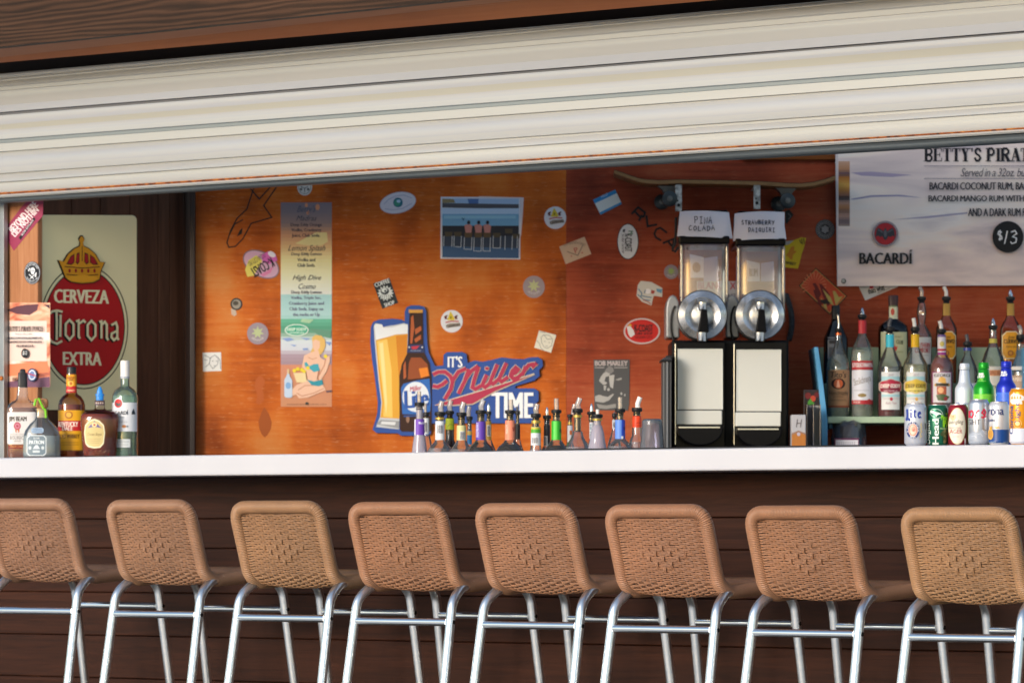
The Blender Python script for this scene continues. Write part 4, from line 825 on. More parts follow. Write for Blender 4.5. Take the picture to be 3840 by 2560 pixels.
p = Print(); p.poly([(155, 1212), (462, 1490), (290, 1672), (-12, 1388)], '2a2018'); p.poly([(155, 1224), (450, 1490), (290, 1658), (0, 1388)], 'c09048'); p.poly([(155, 1232), (441, 1490), (290, 1648), (9, 1388)], 'c04828')
cx, cy = 140, 1385
for i in range(15):
    a = R(150 + i * 17); r0, r1 = 40, 150
    e0 = (cx + r0 * math.cos(a), cy + r0 * math.sin(a)); m_ = 118 if 5 > i > 1 or i > 8 else 128
    p.poly([e0, (cx + m_ * math.cos(a - 0.06), cy + m_ * math.sin(a - 0.06)), (cx + m_ * math.cos(a + 0.06), cy + m_ * math.sin(a + 0.06))], 'cf7048', same=i > 0)
for pts in ([(120, 1370), (150, 1360), (170, 1385), (210, 1470), (180, 1520), (140, 1400)], [(185, 1365), (215, 1375), (290, 1470), (310, 1560), (270, 1590), (215, 1470)], [(130, 1430), (155, 1425), (180, 1500), (220, 1560), (200, 1600), (150, 1500)]): p.poly(pts, '6a1c18')
for pts in ([(220, 1420), (300, 1500), (330, 1580), (290, 1560)], [(320, 1440), (345, 1440), (380, 1500), (420, 1490), (350, 1580)], [(200, 1500), (250, 1560), (270, 1620), (240, 1600)]): p.poly(pts, 'b8a458')
p.poly([(190, 1530), (260, 1520), (300, 1560), (230, 1570)], '241814')
sticker('sticker', p, cH, 'orange red sunburst diamond sticker with raised fists left of the bottle rack')
p = Print(); p.poly([(575, 1395), (960, 1380), (960, 1398), (640, 1532)], 'ccced2'); p.text('thats what', 660, 1395, 830, 1450, '1c1c22', 0.03, 0, 16); p.ell(700, 1402, 22, 15, 'c02c3c'); p.stroke([(760, 1462), (880, 1412)], 4, '50505a')
sticker('sticker', p, cH, 'white slanted paper sticker peeking out under the banner')
p = Print(); p.rect(480, 1135, 865, 1320, 'b8b4b8'); p.text('BLANC', 490, 1142, 735, 1212, 'a8587c', 0.03); p.text('X', 800, 1145, 862, 1215, 'b02c3c', 0.05); p.text('DUCE', 770, 1255, 862, 1305, '70707a', 0.02)
sticker('sticker', p, cF, 'white lettered sticker on the wall behind the two drink bowls')
p = Print(); p.poly([(410, 870), (545, 900), (545, 1100), (415, 1100)], 'ece6ee'); p.poly([(545, 910), (682, 890), (682, 1135), (545, 1135)], 'b4acd0'); p.ell(475, 1000, 40, 50, 'b4907c')
sticker('sticker', p, cF, 'pale lavender card on the wall behind the left drink bowl', gap=0.002)
p = Print(); p.poly([(965, 930), (1095, 960), (1095, 1135), (970, 1135)], 'ece8ea'); p.poly([(1105, 960), (1232, 940), (1232, 1135), (1105, 1135)], 'b0a8cc', same=True); p.text('RUM', 990, 1010, 1075, 1090, '8a8484', 0.02)
sticker('sticker', p, cF, 'pale lavender card on the wall behind the right drink bowl', gap=0.002)

# ---------------------------------------------------------------- big banner
mH = on_back(cH, 0.045)
p = Print(); p.poly([(340, -420), (2900, -420), (2900, 1378), (2195, 1384), (1300, 1389), (365, 1392)], sunset); p.poly([(345, -20), (372, -20), (372, 1385), (364, 1389)], 'c6bcbc')
p.grad(376, 488, [(170, 'c49a80'), (250, 'b07c58'), (295, '5c4450'), (330, 'a8682c'), (400, 'c89a48'), (450, 'b07434'), (500, '8a5c48'), (530, '2c2428'), (570, 'b08a7c'), (620, 'b0764c'), (660, '7c5c50'), (700, 'b08a78'), (760, '6a5a60'), (805, 'a48a7c')], 30)
for q, c in (([(500, 280), (700, 272), (1100, 305), (900, 325), (600, 312)], 'a294ac'), ([(490, 540), (700, 502), (980, 497), (1200, 528), (960, 514), (700, 522), (520, 548)], '9890aa'), ([(900, 742), (1250, 707), (1640, 668), (1640, 684), (1250, 728)], 'a69cb0')): p.poly(q, c)
slab(p, "BETTY'S PIRATE PUNCH", 1222, 42, 2853, 172, '14121a')
for x0 in range(0): pass
p.rect(1214, 215, 2760, 221, '6c6474'); p.rect(1214, 339, 2760, 345, '6c6474')
p.text('Served in a 32oz. bucket with', 1572, 240, 2492, 322, '3c3844', 0.0, 0.3, space=0.9)
p.text('BACARDI COCONUT RUM, BACARDI PINEAPPLE RUM,', 1266, 378, 2900, 462, '1c1822', 0.022, space=0.95); p.text('BACARDI MANGO RUM WITH TROPICAL FRUIT JUICES', 1256, 506, 2956, 584, '1c1822', 0.022, space=0.95); p.text('AND A DARK RUM FLOATER', 1643, 632, 2433, 710, '1c1822', 0.022, space=0.95)
p.ell(834, 882, 125, 126, '6c5a64', n=48); p.ell(834, 882, 118, 119, 'c2b4b8', n=48); p.ell(834, 882, 112, 113, '5a3a44', n=48); p.ell(834, 882, 103, 104, 'a8202a', n=48)
bat = [(834, 820), (846, 838), (850, 858), (880, 835), (905, 820), (922, 850), (930, 915), (905, 900), (885, 915), (862, 905), (852, 930), (834, 945)]
p.poly(bat + [(2 * 834 - x, y) for x, y in bat[::-1] if x != 834], '34343c'); p.ell(834, 880, 15, 38, '565860'); p.stroke([(858, 868), (905, 840)], 6, '6c7078'); p.stroke([(810, 868), (763, 840)], 6, '6c7078')
p.text('BACARDÍ', 577, 1038, 1100, 1178, '16161c', 0.03); p.ell(2034, 912, 153, 155, '0e0e12', n=48)
for q in ([(1975, 868), (1945, 858), (1937, 885), (1972, 905), (1975, 932), (1940, 935)], [(1958, 845), (1956, 948)], [(2028, 855), (2015, 920), (2000, 980)], [(2065, 865), (2105, 852), (2120, 880), (2080, 910), (2118, 925), (2112, 965), (2075, 978), (2058, 960)]): p.stroke(q, 11, 'e6e4e4')
p.ell(425, 1345, 24, 26, '3a3a38'); p.ell(422, 1342, 16, 18, 'a8a8a0')
sticker('banner', p, cH, 'large pale sunset drink banner hanging over the bottle rack', 'banner', mapf=mH)

# ================================================================ BOTTLES, CANS AND THE REST OF THE BAR
clear = glass('clear_glass', 'f8faf9', 1.6, 0.04, 'e8ecec'); frosted = glass('frosted_glass', 'd4d0dc', 0.5, 0.5, 'c4c0d0')
plastic = glass('clear_plastic', 'f0f0f4', 1.2, 0.08, 'e0e4ec'); tip = glass('clear_spout', 'e4dcd8', 1.0, 0.3, 'e0dcd8')
blackp = mat('black_plastic', '121216', 0.38); rubberb = mat('black_rubber', '101014', 0.5); steel = mat('bright_steel', 'c8cacc', 0.18, 1.0)
def loc_bar(crop, x, d): u = crop[0] + x * crop[2]; q = on_bar(u, 1700, d); return q.x, q.y
def loc_y(crop, x, Y): return (crop[0] + x * crop[2] - CU) / F * Y, Y
class Bottle:
    """a thing whose sizes are read from one window: cx axis, base row, profile (half width, row) from the bottom up"""
    def __init__(s, name, cat, label, crop, cx, base, prof, d=None, Y=None, z=ZC, group=None, p=2.0, dep=1.0, rz=0.0):
        s.crop, s.cx, s.base, s.p, s.dep = crop, cx, base, p, dep
        x, y = loc_bar(crop, cx, d) if d is not None else loc_y(crop, cx, Y)
        s.m = crop[2] * y / F; s.z0 = z; s.root = thing(name, label, cat, (x, y, z), rz, group); s.pr = s.conv(prof)
    def conv(s, prof): return [(abs(r) * s.m, (s.base - y) * s.m) for r, y in prof]
    def rad(s, z):
        pr = s.pr
        if z <= pr[0][1]: return pr[0][0]
        for (r0, z0), (r1, z1) in zip(pr, pr[1:]):
            if z0 <= z <= z1: return r0 + (r1 - r0) * ((z - z0) / (z1 - z0) if z1 > z0 else 0)
        return pr[-1][0]
    def body(s, name, m, prof=None, smooth=38, seg=36, grow=1.0, top=None):
        pr = s.conv(prof) if prof else s.pr
        if top is not None:
            zt = (s.base - top) * s.m; pr = [(r, z) for r, z in s.pr if z < zt] + [(s.rad(zt), zt)]
            pr = [(max(0.001, r * grow - 0.0012), max(z, 0.004)) for r, z in pr]
        b = MB(); b.lathe(pr, seg, s.p, s.dep); return b.build(name, m, s.root, smooth=smooth)
    def map(s, x, y, h):
        z = (s.base - y) * s.m; a = s.rad(z) + h; q = max(-0.985, min(0.985, (x - s.cx) * s.m / a)); p = s.p
        return Vector((q * a, -a * s.dep * (1 - abs(q) ** p) ** (1 / p), z))
    def label(s, pr, name='paper_label', rough=0.45):
        return pr.build(name, s.map, s.root, step=0.00012, thick=0.0006, cut=((0, 9 if s.crop[2] > 0.3 else 14), (1, 28)), rough=rough, base_loc=False, drop=-0.0004)
    def spout(s, kind, pts=None, r=None, stop=None):
        """stop: stopper profile (half width, row); pts: spout's axis in readings"""
        if stop: s.body('stopper', rubberb, stop, seg=24)
        if kind == 'cone': s.body('pour_spout', steel, pts, seg=20)
        elif kind:
            b = MB(); P_ = [Vector(((x - s.cx) * s.m, 0, (s.base - y) * s.m)) for x, y in pts]
            b.tube(round_path(P_, [0] + [0.006] * (len(P_) - 2) + [0], 5), r * s.m, 12); b.build('pour_spout', {'clear': tip, 'white': mat('white_plastic', 'dcd8d4', 0.4), 'steel': steel, 'grey': mat('grey_plastic', '4a4a50', 0.4)}[kind], s.root, smooth=50)
    def extra(s, name, m, prof, **k): return s.body(name, m, prof, **k)
def lrect(x0, y0, x1, y1, c): p = Print(); p.rect(x0, y0, x1, y1, c); return p

# ---------------------------------------------------------------- five bottles on the left end of the counter (window cP)
G1 = 'spirit bottles on the left end of the counter'
b = Bottle('spirit_bottle', 'bottle', 'square bourbon bottle with black cap and big white label, far left on the counter', cP, 205, 1530, [(128, 1530), (134, 1515), (136, 1480), (136, 1085), (128, 1050), (100, 1020), (62, 1000), (52, 980), (44, 900), (42, 885)], d=0.19, group=G1, p=4.5, dep=0.62)
b.pr = [(r, z) for r, z in b.pr]
b.body('glass_body', clear, seg=48); b.body('liquid', liquid('amber_liquid', 'b0581c'), top=1070, seg=48)
b.extra('cap', blackp, [(42, 888), (42, 758), (38, 752), (28, 752), (26, 730), (18, 720), (1, 717)], seg=24)
p = Print(); p.rrect(70, 1110, 338, 1400, 18, 'd6d2d0'); p.text('JIM BEAM', 85, 1150, 250, 1206, '3a2c1c', 0.03); p.text('BOURBON', 98, 1325, 250, 1358, '55504c', 0.0); p.text('WHISKEY', 135, 1364, 200, 1380, '6a6460'); p.text('KENTUCKY STRAIGHT', 98, 1305, 250, 1318, '8a8480')
p.ell(165, 1236, 32, 36, 'b0485c', n=20); p.ell(165, 1236, 20, 22, 'd090a0', n=16); p.ell(165, 1236, 12, 13, 'a03048', n=12); p.poly([(145, 1270), (160, 1265), (158, 1295), (150, 1292)], 'c06a3c'); p.poly([(185, 1270), (170, 1265), (172, 1295), (182, 1292)], 'c06a3c')
b.label(p)
p = Print(); p.rect(85, 1408, 330, 1440, '7a1c20'); p.text('SINCE 1795 JIM BEAM', 100, 1416, 300, 1432, 'd0a050', 0.02); b.label(p)
b = Bottle('spirit_bottle', 'bottle', 'squat clear tequila bottle with a round cork stopper, in front on the counter', cP, 380, 1528, [(160, 1528), (170, 1515), (172, 1480), (166, 1330), (150, 1280), (110, 1225), (70, 1190), (54, 1160), (50, 1120), (50, 1098), (62, 1094), (62, 1084), (50, 1082)], d=0.07, group=G1, p=3.2, dep=0.6)
b.body('glass_body', clear, seg=48); b.body('liquid', glass('clear_liquid', 'f0f4f6', 0.25, 0.42, 'ccd8e2'), top=1330, seg=48)
b.extra('cork_stopper', rampnoise('cork', [(0.3, '94603c'), (0.7, 'bf8a60')], (160, 160, 160), 0.8), [(40, 1084), (42, 1078), (56, 1070), (58, 1030), (54, 1005), (40, 994), (1, 990)], seg=24)
b.extra('cork_neck', rampnoise('cork_inside', [(0.3, 'b08a60'), (0.7, 'cfae84')], (160, 160, 160), 0.8), [(42, 1165), (43, 1086)], seg=20)
rb = MB(); rb.tube([Vector(((x - 380) * b.m, y_ * b.m - 0.026, (1528 - y) * b.m)) for x, y, y_ in ((318, 1060, 0), (330, 1005, 0), (356, 992, -4), (400, 1085, -6), (418, 1100, 0), (422, 1170, 0))], 0.004, 8); rb.build('ribbon', mat('lime_ribbon', '7cc428', 0.5), b.root, smooth=50)
p = Print(); oc = [(275, 1326), (405, 1326), (428, 1350), (428, 1490), (405, 1512), (275, 1512), (250, 1490), (250, 1350)]; p.poly(oc, 'd8dee2'); c0 = Vector((339, 1419)); p.poly([tuple(c0 + (Vector(q) - c0) * 0.93) for q in oc], '72828c')
p.text('PATRON', 272, 1372, 408, 1406, 'e2e8ea', 0.035); p.text('SILVER', 310, 1345, 368, 1362, 'd4dade', 0.02); p.poly([(305, 1450), (330, 1415), (350, 1415), (372, 1450)], 'd4dade'); p.rect(305, 1462, 370, 1484, 'c4ccd0'); p.ell(280, 1440, 14, 16, 'c4ccd0', n=12); p.ell(396, 1440, 14, 16, 'c4ccd0', n=12)
b.label(p)
p = Print(); p.rrect(290, 1258, 402, 1308, 20, '9aaec4'); p.text('TEQUILA', 305, 1268, 388, 1284, '3c5880', 0.02); p.text('100% AGAVE', 300, 1288, 392, 1300, '3c5880', 0.02); b.label(p)
b = Bottle('spirit_bottle', 'bottle', 'tall amber whiskey bottle with orange and red labels, behind the squat clear bottle', cP, 648, 1522, [(118, 1522), (122, 1510), (122, 1050), (112, 1005), (85, 965), (55, 945), (48, 930), (44, 770), (42, 755)], d=0.19, group=G1, p=2.6, dep=0.9)
b.body('glass_body', glass('amber_glass', 'f0c890')); b.body('liquid', liquid('whiskey_liquid', 'c0641a'), top=1040)
b.extra('cap', blackp, [(42, 758), (42, 706), (38, 698), (1, 697)], seg=24)
p = Print(); p.rect(598, 768, 694, 932, 'd8901c'); p.rect(598, 872, 694, 932, 'b82024'); p.ell(644, 850, 26, 28, 'e0b048', n=20); p.ell(644, 850, 14, 16, 'b86a20', n=14); p.text('KENTUCKY', 612, 790, 682, 806, '6a2014', 0.02); p.text('DALE', 625, 810, 668, 826, '6a2014', 0.02); p.text('WHISKEY', 608, 905, 682, 920, 'e8c8a0', 0.02); b.label(p, 'neck_label')
p = Print(); p.rect(530, 1092, 766, 1460, 'd89c1c'); p.rect(530, 1186, 766, 1278, 'b42228'); p.text('KENTUCKY', 534, 1196, 716, 1240, 'ecd8c8', 0.035); p.text('DALE', 570, 1238, 668, 1274, 'ecd8c8', 0.035); p.text('BLENDED WHISKEY', 492, 1308, 728, 1345, '4a2c10', 0.02); p.ell(632, 1134, 36, 34, 'a8641c', n=20); p.ell(632, 1134, 24, 23, 'd8a840', n=18); p.rect(560, 1380, 720, 1386, 'b07c18'); p.rect(560, 1400, 720, 1406, 'b07c18', True); p.rect(530, 1452, 766, 1460, '7a4410'); b.label(p)
b = Bottle('spirit_bottle', 'bottle', 'rounded cut glass whisky decanter with a bright blue pour cap on the counter', cP, 903, 1520, [(140, 1520), (150, 1508), (152, 1480), (176, 1180), (170, 1140), (140, 1112), (90, 1098), (56, 1090), (46, 1080), (44, 1012), (46, 1006)], d=0.10, group=G1, p=2.4, dep=0.62)
b.body('glass_body', glass('brownish_glass', 'f6ece4')); b.body('liquid', liquid('dark_amber_liquid', 'b84c18'), top=1130)
b.extra('pour_cap', mat('bright_blue_plastic', '1d7fd0', 0.35), [(34, 1010), (34, 968), (40, 966), (40, 950), (28, 948), (25, 920), (10, 885), (1, 882)], seg=24)
p = Print(); p.rect(858, 1014, 948, 1050, '4a3040'); 
for x in (872, 892, 912, 932): p.ell(x, 1032, 6, 8, 'c8b8a8', n=10)
b.label(p, 'neck_label')
p = Print(); sh_ = [(862, 1176), (905, 1190), (948, 1232), (958, 1300), (946, 1400), (915, 1436), (860, 1442), (805, 1430), (778, 1400), (766, 1300), (776, 1232), (815, 1190)]; p.poly(sh_, 'e0d8b4'); c0 = Vector((862, 1312)); p.poly([tuple(c0 + (Vector(q) - c0) * 0.9) for q in sh_], 'c8b47c'); p.poly([(800, 1260), (862, 1195), (928, 1260), (880, 1250), (845, 1250)], '6a5a8c'); p.ell(862, 1228, 24, 22, 'd8c898', n=18); p.ell(862, 1230, 10, 10, 'b0483c', n=12); p.text('Crown Royal', 798, 1302, 930, 1335, '6a5430', 0.0, 0.3); p.rect(800, 1355, 920, 1359, 'a89468'); p.rect(806, 1372, 914, 1376, 'a89468', True); p.rect(815, 1390, 905, 1394, 'a89468', True); b.label(p)
q = MB()
for i in range(7):
    for sgn in (-1, 1):
        q.tube([b.map(790 + 38 * i + (19 * sgn), 1512, 0.0006), b.map(790 + 38 * i - (19 * sgn), 1455, 0.0006)], 0.0011, 5)
q.build('cut_pattern', glass('bright_cut', 'f0e0d0', 2.0), b.root, smooth=60)
b = Bottle('spirit_bottle', 'bottle', 'tall clear rum bottle with white cap and white label, right of the decanter', cP, 1130, 1518, [(112, 1518), (117, 1508), (118, 1490), (118, 985), (112, 950), (92, 915), (64, 890), (44, 878), (40, 870), (40, 800), (40, 790)], d=0.19, group=G1)
b.body('glass_body', glass('green_tint_glass', 'e2f4ea', 1.3, 0.06, 'd8ece2')); b.body('liquid', liquid('rum_liquid', 'e6f4ec'), top=960)
b.extra('cap', mat('white_plastic', 'dcd8d4', 0.4), [(41, 802), (42, 650), (38, 645), (1, 644)], seg=24)
p = Print(); p.rect(1088, 786, 1172, 806, 'c8ccd4'); 
for x in range(1094, 1170, 14): p.rect(x, 790, x + 7, 802, '3c4458', x > 1094)
b.label(p, 'neck_label')
p = Print(); p.rect(1014, 1025, 1242, 1285, 'dadade'); p.ell(1078, 1032, 42, 48, 'dadade'); p.ell(1078, 1032, 36, 40, '8a3038'); p.ell(1078, 1032, 32, 36, 'c02c30'); p.poly([(1050, 1022), (1078, 1035), (1106, 1022), (1096, 1050), (1078, 1060), (1060, 1050)], '4a4a50'); p.text('BACARDÍ', 990, 1092, 1168, 1135, '1c2028', 0.03); p.text('SUPERIOR', 1080, 1150, 1132, 1164, '5a6068'); p.poly([(1200, 1110), (1215, 1080), (1222, 1100), (1230, 1130), (1198, 1132)], '2c3440'); p.text('WHITE RUM', 1085, 1195, 1160, 1206, '8a8e96'); p.ell(1130, 1240, 20, 14, 'b07040', n=14); p.ell(1160, 1240, 10, 10, '8a8e96', n=12); b.label(p)
p = Print(); p.rect(1050, 1355, 1186, 1430, 'cfd2d2'); p.text('ORIGINAL PREMIUM', 1062, 1372, 1175, 1386, '8a9090'); p.text('CRAFTED RUM', 1070, 1400, 1165, 1412, '8a9090'); b.label(p)

# ---------------------------------------------------------------- pouring bottles in the rail behind the counter
G2 = 'pouring bottles in the rail behind the counter'
ZR = 0.952
def pour(crop, cx, hw, ly0, ly1, lc, cl, cw, cy0, cy1, sp, body, d, label, bodym=clear, liq=None, under=None, marks=None, gold=None, side=None):
    """lc label colour, cl stopper axis, cw stopper half width, cy0..cy1 collar rows, sp spout (kind, axis, half width), body rows below the label"""
    base = cy0 + 1190 * (0.33 / (0.32)) * (1 if crop is cC else 1.524)
    x, y = loc_bar(crop, cx, d); m = crop[2] * y / F
    zt = EYE + (CV - (crop[1] + cy0 * crop[2])) / F * y; base = cy0 + (zt - ZR) / m
    wide = body[-1][0]; prof = [(wide * 1.08, base), (wide * 1.12, base - 0.008 / m), (wide * 1.12, body[-1][1] + 45)] + [(a_, b_) for a_, b_ in body[::-1]]
    prof += [(hw * 1.02, ly1), (hw * 0.93, ly0), (cw * 0.66, ly0 - 6), (cw * 0.66, cy1 + 4)]
    prof = [q for i, q in enumerate(prof) if i == 0 or q[1] < prof[i - 1][1] - 0.5]
    b = Bottle('pouring_bottle', 'bottle', label, crop, cx, base, prof, d=d, z=ZR, group=G2)
    b.body('glass_body', bodym, seg=28)
    if liq: b.body('liquid', liq[0], top=liq[1], seg=28)
    k = 1 if crop is cC else 1.3
    b.body('stopper', rubberb, [(cw * 0.55, ly0 + 10), (cw * 0.62, cy1 + 34 * k), (cw * 0.78, cy1 + 30 * k), (cw * 0.6, cy1 + 20 * k), (cw * 0.75, cy1 + 12 * k), (cw * 0.6, cy1 + 4), (cw * 0.95, cy1), (cw, cy1 - 5), (cw, cy0 + 5), (cw * 0.9, cy0), (cw * 0.3, cy0 - 3)], seg=24)
    if gold: b.body('neck_ring', mat('gold_foil', 'b89a50', 0.35, 0.6), [(cw * 0.88, gold[1]), (cw * 0.9, gold[0])], seg=24)
    if sp[0] == 'cone': b.spout('cone', sp[1])
    else: b.spout(sp[0], sp[1], sp[2])
    if lc:
        p = Print(); p.rect(cx - hw * 0.985, ly0, cx + hw * 0.985, ly1, lc)
        for mk in (marks or []): mk(p)
        b.label(p, 'neck_label')
    return b
def barcode(x0, y0, x1, y1):
    def f(p):
        p.rect(x0, y0, x1, y1, 'd4d4d8')
        for i in range(7): x = x0 + 4 + (x1 - x0 - 8) * i / 7; p.rect(x, y0 + 5, x + (x1 - x0) * (0.05 if i % 2 else 0.09), y1 - 5, '2c2c34', i > 0)
    return f
def tx(s_, x0, y0, x1, y1, c, ang=0): return lambda p: p.text(s_, x0, y0, x1, y1, c, 0.03, 0, ang)
dark = liquid('dark_liquid', '180c0c'); pale = liquid('pale_liquid', 'ece8f0')
D1, D2 = 0.60, 0.76
pour(cC, 547, 48, 1155, 1300, '6a3fa8', 545, 46, 1002, 1034, ('clear', [(543, 1010), (543, 898)], 18), [(62, 1380), (72, 1470)], D1, 'frosted pouring bottle with a purple berry neck label, leftmost in the rail', frosted, None, None, [lambda p: p.rect(500, 1155, 512, 1300, 'd4d0dc'), tx('Blackberry', 540, 1178, 640, 1206, 'e0dcec')])
pour(cC, 608, 28, 1145, 1290, 'c4c8cc', 608, 28, 1092, 1126, ('clear', [(600, 1095), (600, 1010)], 14), [(40, 1330), (70, 1440)], D2, 'clear pouring bottle with a plain pale neck label, just behind the purple labelled one', clear, None, None, [barcode(592, 1180, 622, 1280)])
pour(cC, 735, 44, 1172, 1345, 'd4d6d8', 743, 51, 1088, 1120, ('clear', [(745, 1092), (740, 1040), (755, 988)], 25), [(60, 1370), (95, 1410), (118, 1455)], D1, 'clear pouring bottle with a white barcode neck label right of the purple labelled one', clear, (pale, 1420), None, [barcode(708, 1205, 768, 1290)], gold=(1138, 1158))
pour(cC, 825, 40, 1148, 1250, 'a8b428', 829, 40, 1078, 1108, ('clear', [(828, 1080), (822, 1035), (838, 982)], 24), [(40, 1340), (60, 1400), (90, 1455)], D2, 'dark pouring bottle with lime green neck label in the rail back row', glass('dark_green_glass', '6a6a58'), (dark, 1390), None, [lambda p: p.stroke([(800, 1225), (830, 1200), (860, 1210)], 5, '6a7420')])
pour(cC, 932, 44, 1212, 1348, 'c4c088', 942, 48, 1094, 1126, ('clear', [(942, 1098), (938, 1050), (954, 998)], 26), [(60, 1380), (90, 1420), (118, 1460)], D1, 'clear pouring bottle with pale yellow barcode neck label in the rail', clear, (pale, 1430), None, [barcode(918, 1265, 966, 1345)])
pour(cC, 1006, 23, 1255, 1385, '2878b8', 1002, 30, 1130, 1160, ('clear', [(998, 1135), (996, 1085), (1004, 1035)], 20), [(32, 1410), (50, 1460)], D2, 'pouring bottle with a small bright blue neck label in the back row of the rail', clear, None, None, [lambda p: p.rect(984, 1262, 1028, 1300, 'c8b060')])
pour(cC, 1110, 46, 1176, 1345, '5c3aa0', 1116, 49, 1073, 1104, ('clear', [(1118, 1078), (1112, 1035), (1135, 978)], 26), [(65, 1370), (105, 1410), (132, 1455)], D1, 'pouring bottle of dark liqueur with a purple neck label, below the tin sign script', clear, (dark, 1412), None, [tx('RASPBERRY', 1010, 1240, 1145, 1262, 'c8c0e0', 90)])
pour(cC, 1182, 26, 1172, 1345, 'a8843c', 1178, 26, 1084, 1112, ('cone', [(14, 1090), (16, 1050), (12, 1020), (3, 1003)]), [(40, 1380), (70, 1450)], D2, 'pouring bottle with gold neck label and steel spout in the back row of the rail', clear, (liquid('brown_liquid', '4c2010'), 1400), None, [barcode(1166, 1210, 1200, 1310)])
pour(cC, 1378, 46, 1166, 1345, 'dc8468', 1388, 47, 1072, 1102, ('clear', [(1388, 1076), (1384, 975)], 22), [(65, 1372), (105, 1405), (135, 1455)], D1, 'pouring bottle of black liqueur with a peach coloured neck label', clear, (dark, 1385), None, [tx('PEACH', 1308, 1240, 1388, 1256, 'f0c8b8', 90), lambda p: p.poly([(1400, 1230), (1420, 1225), (1422, 1262), (1405, 1268)], 'b04838')])
pour(cC, 1448, 24, 1206, 1340, '14141a', 1446, 24, 1078, 1110, ('grey', [(1446, 1082), (1446, 1040)], 10), [(34, 1380), (60, 1450)], D2, 'pouring bottle with an all black neck label behind the peach labelled one', clear, None)
pour(cC, 1615, 46, 1226, 1395, 'c8ccd2', 1620, 47, 1104, 1138, ('clear', [(1620, 1108), (1616, 1065), (1628, 1013)], 25), [(50, 1420), (58, 1460)], D1, 'pouring bottle with a white neck label topped by a green and yellow band', clear, (pale, 1430), None, [lambda p: p.rect(1570, 1228, 1662, 1250, 'b8b040'), lambda p: p.rect(1570, 1248, 1662, 1282, '4ca030'), barcode(1580, 1320, 1640, 1380)], gold=(1166, 1192))
pour(cC, 1718, 30, 1210, 1400, '1c1c24', 1722, 38, 1120, 1150, ('cone', [(13, 1124), (14, 1085), (11, 1060), (3, 1042)]), [(44, 1420), (60, 1460)], D1 + 0.05, 'pouring bottle with a black barcode neck label and a steel spout', clear, (dark, 1415), None, [barcode(1686, 1310, 1722, 1400)])
pour(cC, 1804, 46, 1172, 1345, '2ea02c', 1808, 48, 1068, 1098, ('clear', [(1806, 1072), (1803, 964)], 21), [(65, 1372), (95, 1405), (120, 1455)], D1, 'pouring bottle of dark liqueur with a bright green neck label', clear, (dark, 1395), None, [lambda p: p.rect(1775, 1172, 1812, 1345, '54c048'), lambda p: p.ell(1842, 1260, 10, 20, '1c5c20', n=12)])
pour(cM, 288, 38, 1100, 1330, 'd0d0d4', 298, 38, 945, 985, ('clear', [(325, 950), (335, 870), (350, 806)], 24), [(52, 1370), (72, 1440)], D2, 'pouring bottle with a white neck label and orange square, behind the clear long necked one', clear, None, None, [lambda p: p.rect(284, 1170, 318, 1230, 'c86a30')], gold=(1055, 1085))
pour(cM, 395, 70, 1180, 1200, None, 398, 73, 866, 920, ('clear', [(405, 870), (395, 810), (430, 715)], 38), [(78, 1230), (95, 1280), (150, 1360), (178, 1440)], D1, 'clear long necked pouring bottle with no label, right of the bright green one', clear, (pale, 1400), gold=(955, 988))
pour(cM, 590, 30, 1042, 1300, 'd4d6da', 625, 62, 905, 945, ('cone', [(24, 910), (24, 870), (18, 825), (4, 790)]), [(45, 1360), (70, 1440)], D2, 'pouring bottle with a red banded white label and steel spout, behind the frosted grey one', clear, None, None, [lambda p: p.rect(560, 1042, 622, 1056, 'b0303c'), lambda p: p.rect(560, 1286, 622, 1300, 'b0303c'), tx('RUM', 500, 1150, 660, 1178, '5a8098', 90)])
pour(cM, 672, 66, 1100, 1110, None, 672, 78, 942, 990, ('white', [(676, 945), (676, 875)], 24), [(92, 1200), (112, 1330), (136, 1440)], D1, 'frosted grey conical pouring bottle with a short white spout', frosted, None, gold=(1005, 1032))
pour(cM, 910, 30, 1022, 1150, 'b8bcc4', 912, 34, 930, 985, ('grey', [(912, 935), (912, 910)], 14), [(50, 1230), (85, 1330), (110, 1440)], D2, 'clear pouring bottle with a greyish neck label, half hidden by the royal blue labelled one', clear, None, None, [barcode(890, 1050, 930, 1140)])
pour(cM, 990, 72, 1022, 1288, '2c48b4', 998, 72, 866, 915, ('clear', [(992, 872), (990, 704)], 32), [(105, 1320), (150, 1370), (182, 1440)], D1, 'clear pouring bottle with a royal blue neck label in front of the music poster', clear, (pale, 1390), None, [lambda p: p.rect(922, 1022, 1010, 1288, '5c84d0'), lambda p: p.rect(1004, 1250, 1034, 1288, 'd0d4dc'), lambda p: p.ell(1050, 1140, 14, 28, '1c2c80', n=12)])
pour(cM, 1226, 64, 970, 1128, 'd8401c', 1234, 74, 852, 905, ('white', [(1238, 858), (1235, 800), (1270, 704)], 34), [(70, 1190), (72, 1240), (105, 1310), (128, 1440)], D1 + 0.05, 'clear pouring bottle with an orange red neck label beside the plastic cups', clear, (pale, 1330), None, [lambda p: p.rect(1160, 1100, 1292, 1106, 'a02c10'), lambda p: p.stroke([(1200, 1080), (1240, 1060), (1275, 1066)], 6, '7a2010')])
